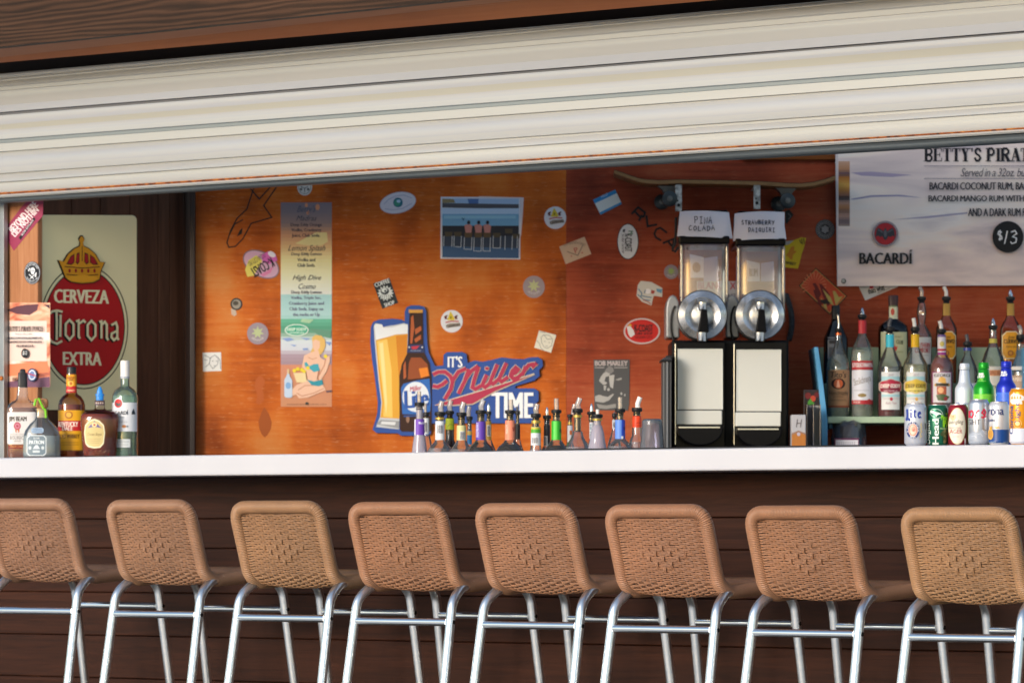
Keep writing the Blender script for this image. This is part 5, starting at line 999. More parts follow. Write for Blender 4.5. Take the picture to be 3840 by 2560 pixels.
# nested clear cups standing upside down
for i in range(4):
    yy = 12 * i * 3.2; b = MB(); x, y = loc_bar(cM, 1440, 0.62); m = cM[2] * y / F; zb = 1.06 - i * 0.0
    ztop = EYE + (CV - (cM[1] + (1008 + 14 * i) * cM[2])) / F * y; r0, r1 = 138 * m - 0.0002 * i, 196 * m - 0.0002 * i; hgt = 0.165
    g_ = mat('x', 'ffffff') if False else plastic
    b.lathe([(r1 + 0.002, -hgt), (r1 + 0.002, -hgt + 0.004), (r1, -hgt + 0.005), (r0 + 0.001, -0.012), (r0 + 0.0022, -0.010), (r0 + 0.0022, -0.006), (r0, -0.003), (r0 - 0.004, 0), (r0 - 0.006, -0.001), (r0 - 0.008, -0.003), (0.0005, -0.003)], 40)
    o = b.build('plastic_cup', plastic, None, (x, y, ztop), smooth=50)
    tag(o, 'clear plastic cup topmost in the upturned nested stack' if i == 0 else 'clear plastic cup nested inside the upturned stack by the drink machine', 'cup', 'nested plastic cups')

# ---------------------------------------------------------------- bottle rack with two tiers
rk = thing('bottle_rack', 'pale green stepped bottle rack with a light blue slanted side board', 'bottle rack', (at(cK, 560, 900, 17.6).x, 17.6, 1.121))
def lk(v): return Vector(v) - rk.location
grn = rampnoise('pale_green_paint', [(0.3, '8fa488'), (0.7, 'a3b69a')], (6, 6, 6), 0.55); blu = rampnoise('light_blue_paint', [(0.3, '3f84b0'), (0.7, '5496c0')], (8, 8, 8), 0.5)
q = MB(); q.prism([lk(at(cK, x, y, 17.42)) for x, y in ((452, 150), (498, 150), (560, 600), (602, 965), (602, 1400), (540, 1400), (536, 975), (505, 600))], (0.0, 0.34, 0)); q.build('side_board', blu, rk, bevel=0.002)
def bx(crop, x0, y0, x1, y1, Ya, Yb_, name, m, par, rel, bev=0.0025, seg=0):
    a_, c_ = at(crop, x0, y1, Ya), at(crop, x1, y0, Ya); q = MB(); q.box(a_.x - rel.x, c_.x - rel.x, Ya - rel.y, Yb_ - rel.y, a_.z - rel.z, c_.z - rel.z)
    return q.build(name, m, par, bevel=bev)
RL = rk.location
bx(cI, 165, 497, 2100, 1100, 17.86, 17.88, 'back_panel', grn, rk, RL)
bx(cI, 233, 1078, 2100, 1132, 17.43, 17.84, 'lower_shelf', grn, rk, RL); bx(cI, 205, 800, 2100, 1077, 17.66, 17.85, 'upper_step', grn, rk, RL)
bx(cI, 1880, 500, 1905, 1400, 17.45, 17.84, 'side_board', blu, rk, RL)
bx(cI, 240, 1136, 275, 1180, 17.5, 17.8, 'rear_rail', blu, rk, RL)
ZS = at(cI, 0, 1078, 17.43).z; ZU = at(cI, 0, 800, 17.66).z; YF, YR = 17.55, 17.75
G3 = 'spirit bottles in the bottle rack'
def shelf(label, cx, prof, Y=YF, z=ZS, gm=clear, liq=None, liqtop=None, p=2.0, dep=1.0, base=None):
    x, y = loc_y(cI, cx, Y); m = cI[2] * y / F; yb = (CV - (z - EYE) * F / y - cI[1]) / cI[2]      # row at which the tier's top shows
    prof = [(prof[0][0], yb)] + [(r, min(yy, yb - 1)) for r, yy in prof if yy < yb - 2]
    b = Bottle('spirit_bottle', 'bottle', label, cI, cx, yb, prof, Y=Y, z=z, group=G3, p=p, dep=dep)
    b.body('glass_body', gm)
    if liq: b.body('liquid', liq, top=liqtop)
    return b
def collar(b, cw, y0, y1, low=None): b.body('stopper', rubberb, [(cw * 0.6, low or y1 + 26), (cw * 0.72, y1 + 18), (cw * 0.6, y1 + 8), (cw * 0.92, y1), (cw, y1 - 6), (cw, y0 + 5), (cw * 0.8, y0), (cw * 0.4, y0 - 4)], seg=20)
b = shelf('clear vodka bottle with a kraft brown label, front left in the rack', 322, [(88, 1070), (96, 1055), (97, 680), (90, 610), (62, 560), (38, 500), (28, 440), (26, 395)], liq=liquid('vodka_liquid', 'f2f4e8'), liqtop=560)
collar(b, 27, 340, 366); b.spout('steel', [(322, 345), (326, 300), (318, 226)], 9); b.extra('neck_ring', mat('copper_foil', 'c0603c', 0.3, 0.8), [(27, 396), (27, 376)], seg=20)
p = Print(); p.rect(231, 690, 413, 1004, '9a7250'); p.text("Tito's", 250, 702, 384, 755, '30201a', 0.02, 0.15); p.ell(316, 805, 58, 46, '2c1c14'); p.ell(316, 805, 38, 38, 'c05a30'); p.poly([(300, 835), (308, 785), (318, 775), (330, 835)], 'e0a080'); p.text('Handmade', 238, 862, 398, 900, '30201a', 0.0, 0.25); p.text('VODKA', 270, 906, 360, 922, '4a3428'); p.text('CRAFTED IN AN OLD FASHIONED POT STILL', 248, 935, 384, 950, '4a3428'); p.rect(231, 988, 413, 1004, '7c3a20'); b.label(p)
b = shelf('clear vodka bottle with a white and red label, second from left in the rack', 522, [(88, 1070), (92, 1060), (92, 560), (84, 510), (60, 450), (40, 410), (36, 380)], liq=liquid('vodka_liquid', 'f2f4e8'), liqtop=520)
collar(b, 39, 222, 250, 275); b.spout('cone', [(20, 226), (18, 200), (12, 180), (3, 164)])
b.label(lrect(490, 272, 567, 382, 'b02c34'), 'neck_label')
p = Print(); p.rect(434, 612, 611, 688, 'a82c34'); p.text('STOLICHNAYA', 436, 630, 608, 666, 'd8d0d0', 0.03); b.label(p)
p = Print(); p.rect(434, 690, 611, 976, 'ccccd4'); p.text('Stolichnaya', 446, 745, 590, 820, '6a5848', 0.0, 0.3, 16); p.text('RUSSIAN VODKA', 452, 855, 575, 866, '8a8a94'); p.ell(516, 902, 36, 16, '8a7448'); p.rect(434, 942, 611, 976, 'a82c34'); p.poly([(540, 955), (575, 930), (608, 955), (575, 982)], 'a02428'); p.text('RED', 446, 950, 500, 966, 'd8c0b8', 0.03); b.label(p)
def deep(cx, lab, neck, badge, badge2, liq, top, sp, dot):
    b = shelf(lab, cx, [(100, 1075), (104, 1060), (104, 680), (98, 630), (70, 580), (48, 530), (36, 500), (35, 380)], liq=liq, liqtop=top)
    collar(b, 38, 328, 362, 385); b.spout(sp, [(cx - 4, 330), (cx - 6, 295), (cx - (14 if sp == 'white' else -12), 252)], 16)
    b.label(lrect(cx - 34, 390, cx + 34, 497, neck), 'neck_label')
    p = Print(); p.rect(cx - 76, 706, cx + 76, 1022, 'd2d2d2'); p.rect(cx - 76, 745, cx + 76, 800, '9cc4cc'); p.text('2010', cx - 24, 722, cx + 24, 742, '7c6070', 0.0, 0.3)
    o_ = []
    for i in range(48):
        a = 2 * math.pi * i / 48; k = 1 + 0.10 * math.cos(2 * a) - 0.06 * math.cos(6 * a); o_.append((cx + 86 * k * math.cos(a), 827 + 62 * k * math.sin(a)))
    c0 = Vector((cx, 827)); p.poly([tuple(c0 + (Vector(q) - c0) * 1.07) for q in o_], 'c8b8a8'); p.poly(o_, badge); p.poly([tuple(c0 + Vector(((q[0] - cx) * 0.92, (q[1] - 827) * 0.4 + 30))) for q in o_], badge2)
    p.text('DEEP EDDY', cx - 84, 808, cx + 84, 840, 'e8e0d8' if dot != 'd0a050' else '5a4c20', 0.035); p.text('VODKA', cx - 60, 858, cx + 60, 874, 'd0a8b0' if dot != 'd0a050' else '6a5a28', 0.03); p.rect(cx - 76, 895, cx + 76, 915, '9cc4cc')
    p.text('FLAVORED VODKA', cx - 66, 924, cx + 66, 935, 'b09090'); p.ell(cx + 4, 934, 13, 15, dot, n=14); p.text('Austin Texas', cx - 44, 956, cx + 50, 976, 'a07080', 0, 0.2); b.label(p); return b
deep(755, 'bottle of red vodka with cyan neck band and crimson badge in the rack', '38b4cc', 'a82440', '7c1c34', liquid('cranberry_liquid', '8c1420'), 885, 'grey', 'b02c44')
deep(967, 'clear vodka bottle with a yellow neck band and yellow badge in the rack', 'd8a818', 'd0b040', 'd8c468', liquid('lemon_liquid', 'eceac8'), 640, 'white', 'd0a050')
b = shelf('pinkish spirit bottle with a purple edged white label in the rack', 1190, [(94, 1070), (98, 1055), (98, 690), (92, 640), (66, 590), (44, 560), (36, 480), (34, 395)], liq=liquid('rose_liquid', 'b86860'), liqtop=585)
collar(b, 38, 345, 376, 392); b.spout('white', [(1188, 348), (1184, 312), (1172, 275)], 16)
p = Print(); p.rect(1155, 392, 1224, 562, 'c8c4cc'); p.rect(1155, 540, 1224, 562, '8a2878'); p.rect(1155, 510, 1224, 530, 'a83440'); p.ell(1190, 470, 20, 22, 'b8a85c', n=16); p.rect(1155, 392, 1224, 412, '6a5488'); b.label(p, 'neck_label')
p = Print(); p.rect(1106, 706, 1268, 962, '8c2c70'); p.rect(1112, 712, 1262, 962, 'ccc8cc'); p.text('GEORGI', 1120, 722, 1254, 748, '26242c', 0.04); p.poly([(1150, 790), (1160, 755), (1185, 745), (1215, 760), (1220, 795), (1235, 810), (1190, 800)], 'd8a858'); p.rect(1135, 800, 1240, 826, '3c3428'); p.poly([(1120, 815), (1135, 800), (1135, 830)], 'c09038'); p.poly([(1255, 815), (1240, 800), (1240, 830)], 'c09038'); p.rect(1142, 828, 1222, 896, 'a8583c'); p.ell(1175, 860, 24, 26, 'e0a878'); p.poly([(1135, 900), (1200, 890), (1250, 915), (1220, 950), (1150, 945)], '4c5c3c'); p.ell(1215, 930, 16, 16, '8c3038', n=14); b.label(p)
# back tier
b = shelf('tall black bottle with a square cap behind the kraft labelled vodka', 300, [(100, 820), (102, 800), (102, 430), (90, 400), (60, 330), (40, 290), (34, 260)], YR, ZU, glass('black_glass', '2a2226'), liquid('black_liquid', '0a0608'), 420, 3.5, 0.8)
b.extra('cap', blackp, [(35, 262), (35, 155), (30, 146), (1, 145)], seg=20)
p = Print(); p.rect(228, 415, 300, 600, '9a989c'); p.rect(240, 440, 290, 470, '4a484c'); p.rect(240, 500, 290, 580, '6a686c', True); b.label(p)
b = shelf('large dark whisky bottle with cream label and brown cap in the rack', 783, [(124, 860), (127, 840), (127, 370), (118, 320), (80, 285), (46, 265), (38, 255), (38, 150)], YR, ZU, glass('dark_brown_glass', '3c2018'), liquid('dark_liquid', '180c0c'), 300, 3.0, 0.8)
b.extra('cap', mat('brown_cap', '3a2226', 0.45), [(40, 150), (42, 70), (38, 62), (1, 60)], seg=24)
p = Print(); p.rect(746, 146, 822, 260, 'c4c4a8'); p.ell(776, 200, 16, 30, 'b84c3c', n=14); p.rect(746, 146, 822, 160, '6a7454', True); b.label(p, 'neck_label')
p = Print(); p.rect(674, 372, 892, 660, 'b8ba96'); p.poly([(785, 480), (800, 500), (812, 486), (806, 520), (790, 540), (770, 520), (768, 495)], 'c0342c'); p.text('CLUB', 800, 440, 860, 474, '55583c', 0.03, 0, -8); p.text('WHISKY', 790, 405, 850, 420, '7a7c5c'); p.text('CANADA', 800, 530, 860, 546, '7a7c5c'); b.label(p)
b = shelf('clear liqueur bottle with white label and red letters in the back row', 1022, [(86, 860), (88, 840), (88, 420), (80, 380), (48, 330), (30, 300), (38, 240), (42, 200), (34, 150), (28, 125)], YR, ZU)
collar(b, 37, 74, 100, 126); b.spout('clear', [(1022, 78), (1024, 30), (1004, -10)], 17)
p = Print(); p.rect(940, 415, 1098, 640, 'c4c4c4'); p.text('SOUTHERN', 958, 462, 1090, 502, 'a83a3c', 0.04); p.text('COMFORT', 960, 506, 1088, 546, 'a03034', 0.04); p.text('ORIGINAL', 980, 560, 1080, 572, '8a8a8a'); b.label(p)
def cuervo(lab, cx, sp):
    b = shelf(lab, cx, [(84, 860), (88, 840), (88, 420), (86, 340), (70, 300), (44, 260), (34, 235), (31, 130)], YR, ZU, glass('warm_glass', 'f4e8d4'), liquid('gold_liquid', 'e08a20'), 545, 2.8, 0.85)
    collar(b, 38, 72, 102, 132)
    if sp == 'cone': b.spout('cone', [(20, 76), (18, 50), (12, 32), (3, 14)])
    else: b.spout('white', [(cx - 2, 74), (cx - 2, 30), (cx - 22, -12)], 16)
    b.label(lrect(cx - 30, 130, cx + 30, 232, 'a8823c'), 'neck_label')
    p = Print(); p.poly([(cx - 76, 400), (cx - 40, 365), (cx + 40, 365), (cx + 76, 400), (cx + 76, 562), (cx + 50, 596), (cx - 50, 596), (cx - 76, 562)], 'd8d0b0'); p.poly([(cx - 70, 404), (cx - 38, 371), (cx + 38, 371), (cx + 70, 404), (cx + 70, 556), (cx + 46, 590), (cx - 46, 590), (cx - 70, 556)], 'd0901c'); p.text('Jose', cx - 30, 400, cx + 30, 432, '3c2810', 0.02, 0.25); p.text('CUERVO', cx - 64, 432, cx + 64, 468, '2c1c0c', 0.05); p.text('ESPECIAL', cx - 44, 488, cx + 44, 502, '5c4014', 0.02); p.ell(cx - 6, 548, 24, 24, '8a4c24', n=18); p.ell(cx - 6, 548, 15, 15, 'c08434', n=16); b.label(p)
cuervo('gold tequila bottle with white spout and yellow label in the back row', 1230, 'w')
cuervo('gold tequila bottle with steel spout and yellow label in the back row', 1768, 'cone')
b = shelf('small clear bottle with a blue neck ring and grey spout in the rack', 1408, [(80, 1070), (84, 1050), (84, 700), (76, 650), (50, 600), (30, 560), (28, 500)])
collar(b, 38, 452, 484, 505); b.spout('grey', [(1406, 456), (1404, 420), (1398, 388)], 15); b.extra('neck_ring', mat('dark_blue_foil', '2c3c8c', 0.35), [(36, 525), (36, 502)], seg=20)
b.label(lrect(1345, 800, 1472, 1000, 'a8b0bc'))
b = shelf('clear flask shaped liqueur bottle with a yellow neck label in the rack', 1622, [(100, 1070), (104, 1050), (104, 700), (98, 620), (70, 540), (40, 480), (32, 440), (30, 350)])
collar(b, 39, 312, 342, 362); b.spout('cone', [(20, 316), (19, 290), (13, 270), (3, 252)]); b.label(lrect(1589, 425, 1655, 462, 'b8a848'), 'neck_label')
p = Print(); p.rect(1540, 660, 1702, 820, 'b8b4ac'); p.rect(1560, 690, 1690, 740, 'b07c58'); p.text('TRIPLE SEC', 1565, 700, 1685, 730, '8c5034', 0.03); b.label(p)
b = shelf('clear bottle with pale brown label at the right end of the rack', 1855, [(88, 1070), (92, 1050), (92, 720), (90, 680), (60, 610), (38, 560), (34, 470)])
collar(b, 40, 392, 430, 455); b.spout('clear', [(1852, 396), (1856, 350), (1838, 312)], 17)
p = Print(); p.rect(1768, 660, 1944, 690, 'd0ccc8'); b.label(p)
p = Print(); p.rect(1768, 735, 1944, 960, 'a88c78'); p.text('AMARETTO', 1775, 750, 1938, 785, 'd0c0b0', 0.03); b.label(p)
# cups in a bag, acrylic holder, cards and carton beside the rack
bag = thing('bag_of_cups', 'clear plastic bag of stacked cups under the lower rack shelf', 'bag', (at(cK, 840, 1200, 17.5).x, 17.5, 1.121)); bm_ = cK[2] * 17.5 / F
q = MB(); zb = at(cK, 0, 1250, 17.5).z - bag.location.z
for k, (cx, r) in enumerate(((-45, 110),)):
    q.lathe([(r * bm_ * 1.08, 0), (r * bm_ * 1.02, zb * 0.6), (r * bm_, zb + 0.05), (r * bm_ * 0.92, zb + 0.078)], 30, org=(cx * bm_, 0, 0))
q.build('cup_stack', glass('cup_plastic', 'b8c0cc', 0.9, 0.25, 'b0b8c8'), bag, smooth=50)
q = MB(); rnd.seed(5); ring = []; n = 28
prof = [(1.0, 0.0), (1.05, zb * 0.7), (1.05, zb + 0.03), (0.98, zb + 0.065), (0.8, zb + 0.085), (0.4, zb + 0.082)]
for r, z in prof:
    for i in range(n):
        a = 2 * math.pi * i / n; k = 1 + 0.035 * rnd.uniform(-1, 1); q.v.append(((r * 185 * math.cos(a) * k) * bm_, 0.11 * r * math.sin(a) * k, z + (0.004 * rnd.uniform(-1, 1) if z else 0)))
for j in range(len(prof) - 1):
    for i in range(n): q.f.append((j * n + i, j * n + (i + 1) % n, (j + 1) * n + (i + 1) % n, (j + 1) * n + i)); q.m.append(0)
q.build('bag_film', glass('bag_film', 'c8c8d0', 1.3, 0.1, 'c0c0cc'), bag)
p = Print(); p.rect(680, 1160, 950, 1400, '5a2448'); p.rect(692, 1180, 940, 1400, 'c4c0c8'); 
for i in range(9): p.rect(705 + i * 24, 1200, 712 + i * 24, 1390, '8c8894', i > 0)
p.build('bag_label', lambda x, y, h: Vector((at(cK, x, y, 17.37).x, 17.37 - h, at(cK, x, y, 17.37).z)) - bag.location, bag, base_loc=False)
hd = thing('acrylic_holder', 'clear upright acrylic holder left of the blue rack side board', 'holder', (at(cK, 447, 1000, 17.3).x, 17.3, 1.121))
for x0, x1 in ((368, 378), (440, 450), (516, 526)): bx(cK, x0, 785, x1, 1420, 17.25, 17.36, 'wall', glass('acrylic', 'c4c4d0', 1.6, 0.2, 'b8b8c8'), hd, hd.location, 0.001)
bx(cK, 379, 800, 439, 1420, 17.35, 17.358, 'back_sheet', mat('grey_card', '6a6670', 0.5), hd, hd.location, 0); bx(cK, 451, 800, 515, 1420, 17.35, 17.358, 'back_sheet', mat('pale_card', 'a8a49c', 0.5), hd, hd.location, 0)
q = bx(cK, 336, 622, 534, 1420, 17.44, 17.455, 'framed_card', mat('dark_frame', '2c2026', 0.4), None, Vector((0, 0, 0)), 0.002); tag(q, 'small dark framed card with red and green flowers behind the acrylic holder', 'card')
p = Print(); p.rect(346, 634, 524, 890, '241a1c'); p.ell(385, 690, 34, 36, '6a1c1c', n=16); p.ell(440, 720, 30, 34, 'a83c28', n=16); p.ell(480, 680, 28, 30, '5c1418', n=16); p.poly([(380, 760), (410, 720), (440, 760), (460, 780), (380, 790)], '3c7c28'); p.stroke([(410, 780), (402, 850)], 12, '2c6420')
p.build('picture', lambda x, y, h: at(cK, x, y, 17.44) + Vector((0, -h, 0)), q, base_loc=False)
cr_ = bx(cK, 202, 900, 360, 1440, 17.22, 17.3, 'carton', mat('white_card', 'a4a2a8', 0.5), None, Vector((0, 0, 0)), 0.002); tag(cr_, 'small white and orange carton standing right of the drink machine', 'carton')
p = Print(); p.poly([(204, 1105), (280, 1075), (358, 1105), (358, 1436), (204, 1436)], 'a8682c'); p.poly([(204, 1105), (280, 1075), (358, 1105), (358, 1125), (280, 1095), (204, 1125)], '8c6c5c'); p.text('H', 250, 950, 318, 1040, '5a5458', 0.0, 0.2); p.ell(280, 1115, 20, 20, 'a8a0b0', n=14)
p.build('print', lambda x, y, h: at(cK, x, y, 17.22) + Vector((0, -h, 0)), cr_, base_loc=False)

# ---------------------------------------------------------------- cans and aluminium bottles on the right end of the counter (window cL)
G4 = 'beer cans in a row on the counter'; G5 = 'aluminium beer bottles behind the cans'
alu = mat('bare_aluminium', 'b8bac0', 0.3, 0.9)
def can(lab, cx, hw, base, top, c, d, group=G4, rough=0.3, metal=0.35):
    m = mat('can_' + c, c, rough, metal); h = base - top
    b = Bottle('beer_can', 'can', lab, cL, cx, base, [(hw * 0.72, base), (hw * 0.8, base - 2), (hw * 0.97, base - 34), (hw, base - 44), (hw, top + 62), (hw * 0.97, top + 48), (hw * 0.80, top + 10)], d=d, group=group)
    b.body('can_body', m, seg=48); b.body('lid', alu, [(hw * 0.795, top + 12), (hw * 0.83, top + 8), (hw * 0.83, top + 1), (hw * 0.79, top), (hw * 0.76, top + 8), (0.5, top + 8)], seg=40); return b
b = can('white and blue light beer can at the left end of the can row', 348, 156, 1382, 787, 'b8bcc8', 0.035)
p = Print(); N_ = '2c3f8c'
for q in ([(222, 870), (226, 960), (222, 1015), (205, 1022)], [(206, 1000), (240, 1006), (262, 1030)], [(275, 915), (275, 985), (290, 990)], [(322, 880), (322, 975), (340, 990)], [(300, 908), (345, 905)], [(370, 950), (405, 930), (395, 912), (375, 925), (372, 960), (385, 988), (412, 980)]): p.stroke(q, 26 if q[0][0] < 230 else 22, N_)
p.ell(275, 882, 13, 14, N_, n=14); p.ell(418, 988, 6, 6, N_, n=10)
p.ell(300, 1164, 88, 122, '2c3a70'); p.ell(302, 1164, 64, 90, 'd4d0d0'); p.ell(302, 1164, 60, 85, 'd08878'); p.ell(302, 1160, 46, 66, 'e0b8a4')
for i in range(9): a = R(-80 + 20 * i); p.stroke([(302, 1180), (302 + 50 * math.sin(a), 1180 - 74 * math.cos(a))], 3.5, 'c0604c')
p.arc('A FINE PILSNER', 300, 1164, 75, 22, -112, 106, 'd8dce4', 0.03, ry=1.38); p.arc('BEER', 300, 1164, 75, 24, 212, 150, 'd8dce4', 0.03, True, ry=1.38)
p.rect(468, 1065, 482, 1150, '22242c'); p.stroke([(420, 1060), (412, 1180), (395, 1300)], 8, 'c0ae80')
for i in range(6): p.ell(408 + (i % 2) * 18 - i * 2, 1090 + i * 32, 9, 15, 'c4b48c', n=10, same=i > 0)
b.label(p, 'printed_wrap', 0.3)
b = can('dark green beer can with tall white upright lettering, second in the can row', 655, 152, 1357, 779, '186048', 0.09)
p = Print(); p.text('Dogfish', 365, 1140, 690, 1175 + 20, 'd8e4dc', 0.02, 0, 90); p.text('Head', 438, 1118, 798, 1205, 'e0e8e2', 0.05, 0, 90)
p.ring(630, 905, 92, 64, 6, 'c4d8cc', 18); p.poly([(545, 870), (580, 868), (610, 885), (650, 890), (690, 905), (705, 925), (670, 918), (640, 930), (625, 955), (612, 920), (575, 905), (555, 900)], 'd8e4dc')
p.text('60', 762, 895, 800, 925, '7cc828', 0.03); p.text('Minute', 692, 925, 815, 998, '7cc828', 0.02); p.text('IPA', 718, 1000, 815, 1095, '8ccc20', 0.04); p.text('INDIA PALE ALE', 680, 1105, 812, 1125, 'a8c890', 0.02)
for i, (x, y) in enumerate(((725, 1170), (748, 1150), (760, 1190), (732, 1205), (752, 1230), (736, 1255), (758, 1275), (742, 1300), (702, 1195), (785, 1180))): p.ell(x, y, 20, 26, ('4a5430', '6a6a44', '3c4828')[i % 3], n=12)
b.label(p, 'printed_wrap', 0.3)
b = can('red lager can with a big cream oval, third in the can row', 945, 140, 1350, 770, '8c1c2c', 0.11)
p = Print(); p.ell(922, 1078, 122, 258, 'c8b890'); p.ell(920, 1078, 114, 249, 'd8d2c2'); p.poly([(830, 905), (862, 930), (895, 905), (905, 960), (880, 995), (850, 1000), (825, 960)], 'd0b890'); p.ell(866, 940, 12, 22, 'b89c70', n=12)
p.text('Yuengling', 778, 988, 1008, 1062, '3c3030', 0.0, 0.25); p.text('TRADITIONAL', 806, 1090, 970, 1112, 'b07070', 0.0); p.text('LAGER', 790, 1120, 990, 1180, 'a8343c', 0.0); p.text('SINCE 1829', 860, 1215, 940, 1232, 'b0a090'); p.rect(1022, 1248, 1042, 1338, 'd0c4c4'); b.label(p, 'printed_wrap', 0.3)
b = can('silver light beer can with red script, fourth in the can row', 1235, 147, 1352, 708, 'c0c4cc', 0.08, metal=0.8)
p = Print(); rd = 'c02848'
for q in ([(1100, 870), (1070, 900), (1085, 960), (1110, 950)], [(1120, 870), (1095, 905), (1100, 955), (1125, 965), (1145, 925), (1140, 885), (1120, 870)], [(1190, 870), (1172, 965)], [(1182, 900), (1205, 872), (1228, 866)], [(1300, 845), (1262, 900), (1290, 915), (1305, 945), (1280, 968), (1255, 955)], [(1300, 845), (1318, 900), (1302, 962), (1332, 945)]): p.stroke(q, 20, rd)
p.text('LIGHT', 990, 990, 1242, 1066, '6a6c76', 0.03); p.poly([(1090, 1200), (1150, 1160), (1200, 1185), (1260, 1130), (1310, 1150), (1370, 1120), (1372, 1330), (1090, 1330)], '9aa2b0')
for q in ([(1270, 1140), (1300, 1180), (1340, 1200)], [(1200, 1200), (1240, 1190), (1280, 1230)], [(1320, 1160), (1350, 1210)], [(1120, 1230), (1160, 1220), (1190, 1250)]): p.stroke(q, 5, 'd0d4da')
p.text('Mountain cold', 1092, 1268, 1185, 1290, '9aa0ac', 0, 0.25); b.label(p, 'printed_wrap', 0.3)
b = can('white and dark blue lager can with blue gothic lettering, fifth in the can row', 1515, 145, 1352, 744, 'c4c4ca', 0.10)
p = Print(); p.rect(1371, 1135, 1659, 1330, '1c4484'); p.rect(1371, 1322, 1659, 1332, 'c8c8cc'); bl = '20356c'
for q in ([(1362, 858), (1362, 925)], [(1362, 880), (1385, 855)], [(1400, 865), (1420, 855), (1440, 870), (1440, 915), (1420, 930), (1400, 915), (1400, 865)], [(1458, 860), (1458, 925)], [(1458, 870), (1482, 855), (1498, 870), (1498, 925)], [(1515, 865), (1545, 858), (1552, 875), (1552, 920), (1572, 928)], [(1552, 885), (1518, 900), (1522, 925), (1550, 920)]): p.stroke(q, 13, bl)
p.text('Extra', 1352, 980, 1446, 1020, bl, 0.02); p.ell(1390, 1200, 34, 74, 'd0a050'); p.ell(1390, 1200, 24, 56, 'b8843c'); p.poly([(1378, 1130), (1376, 1085), (1390, 1100), (1400, 1078), (1406, 1100), (1404, 1130)], 'c89440'); p.poly([(1440, 1092), (1460, 1098), (1490, 1095), (1525, 1112), (1490, 1118), (1455, 1122)], 'd0a460'); p.text('12 FL OZ', 1565, 1302, 1628, 1318, 'a8b8d0', 0.02); p.text('CERVEZA', 1380, 1300, 1460, 1318, 'a8b8d0', 0.02); b.label(p, 'printed_wrap', 0.3)
b = can('tall orange and white beer can with upright blue gothic lettering at the right frame edge', 1815, 155, 1352, 566, 'd88c10', 0.05)
p = Print(); p.rect(1662, 1128, 1968, 1340, 'c8c8d2')
p.poly([(1668, 700), (1672, 660), (1700, 640), (1712, 622), (1724, 640), (1780, 650), (1830, 670), (1862, 690), (1845, 740), (1820, 740), (1828, 790), (1690, 790), (1668, 760)], 'd8d0c8')
for x in (1690, 1725, 1760, 1800): p.poly([(x - 14, 715), (x, 665), (x + 14, 715)], 'd88c10', x > 1690)
p.text('Corona', 1520, 985, 1835 - 0, 1015 + 20, '26407c', 0.035, 0, 90) if False else p.text('Corona', 1480, 985, 1880, 1030, '26407c', 0.04, 0, 90)
p.text('Light', 1625, 870, 1905, 950, '26407c', 0.03, 0, 90); p.ring(1762, 1062, 56, 60, 6, 'e0c080'); p.ell(1762, 1062, 34, 30, 'e0c080'); b.label(p, 'printed_wrap', 0.3)
def alubottle(lab, cx, hw, top, c, d, f=None):
    base = 1352; m = mat('bottle_' + c, c, 0.28, 0.35)
    b = Bottle('aluminium_bottle', 'bottle', lab, cL, cx, base, [(hw * 0.85, base), (hw, base - 18), (hw, top + 385), (hw * 0.96, top + 345), (hw * 0.84, top + 312), (hw * 0.70, top + 285), (hw * 0.62, top + 255), (hw * 0.5, top + 100), (hw * 0.46, top + 92)], d=d, group=G5)
    b.body('bottle_body', m, seg=44); k = hw * 0.51
    b.body('cap', m, [(k, top + 88), (k * 1.02, top + 84), (k * 1.02, top + 62), (k * 0.95, top + 58), (k * 1.02, top + 52), (k * 1.02, top + 30), (k * 0.97, top + 24), (k, top + 18), (k * 0.96, top + 6), (k * 0.86, top), (0.5, top)], seg=36)
    if f: p = Print(); f(p); b.label(p, 'printed_wrap', 0.3)
    return b
def fw(p): p.text('Michelob', 908, 738, 1084, 772, '6a78b0', 0, 0.3)
def fb(gr, c1, c2):
    def f(p):
        x = 1303 if gr else 1618
        p.text('BUD', x - (75 if gr else 76), 330 if gr else 312, x - (8 if gr else 5), 364 if gr else 342, 'e4e8e4', 0.05, 0.1); p.text('LIGHT', x - (92 if gr else 96), 366 if gr else 346, x + (6 if gr else 12), 400 if gr else 380, 'e4e8e4', 0.05, 0.1)
        if gr: p.text('LIME', x - 72, 414, x - 22, 428, 'a8d840', 0.03); p.text('BREWED WITH REAL LIME', x - 84, 440, x + 24, 452, '88d060', 0.02)
    return f
def stripes(b, x, y0, c1, c2):
    p = Print(); p.rect(x - 148, y0, x + 148, y0 + 230, c1)
    for i in range(7): p.rect(x - 148, y0 + 12 + i * 16, x + 148, y0 + 16 + i * 16, c2, i > 0)
    b.label(p, 'striped_band', 0.3)
b = alubottle('white aluminium beer bottle standing behind the red lager can', 1033, 134, 192, 'c8ccd4', 0.19, fw)
p = Print(); p.poly([(1096, 285), (1114, 290), (1130, 470), (1168, 540), (1168, 580), (1120, 500)], '463c90'); b.label(p, 'purple_band', 0.3)
b = alubottle('bright green aluminium beer bottle standing behind the silver can', 1303, 147, 184, '108c1c', 0.19, fb(True, 0, 0)); stripes(b, 1303, 625, '50b020', '9cd85c')
b = alubottle('royal blue aluminium beer bottle standing behind the white and blue lager can', 1618, 145, 171, '1c2ca8', 0.19, fb(False, 0, 0)); stripes(b, 1618, 605, '2c58c4', '5c88dc')

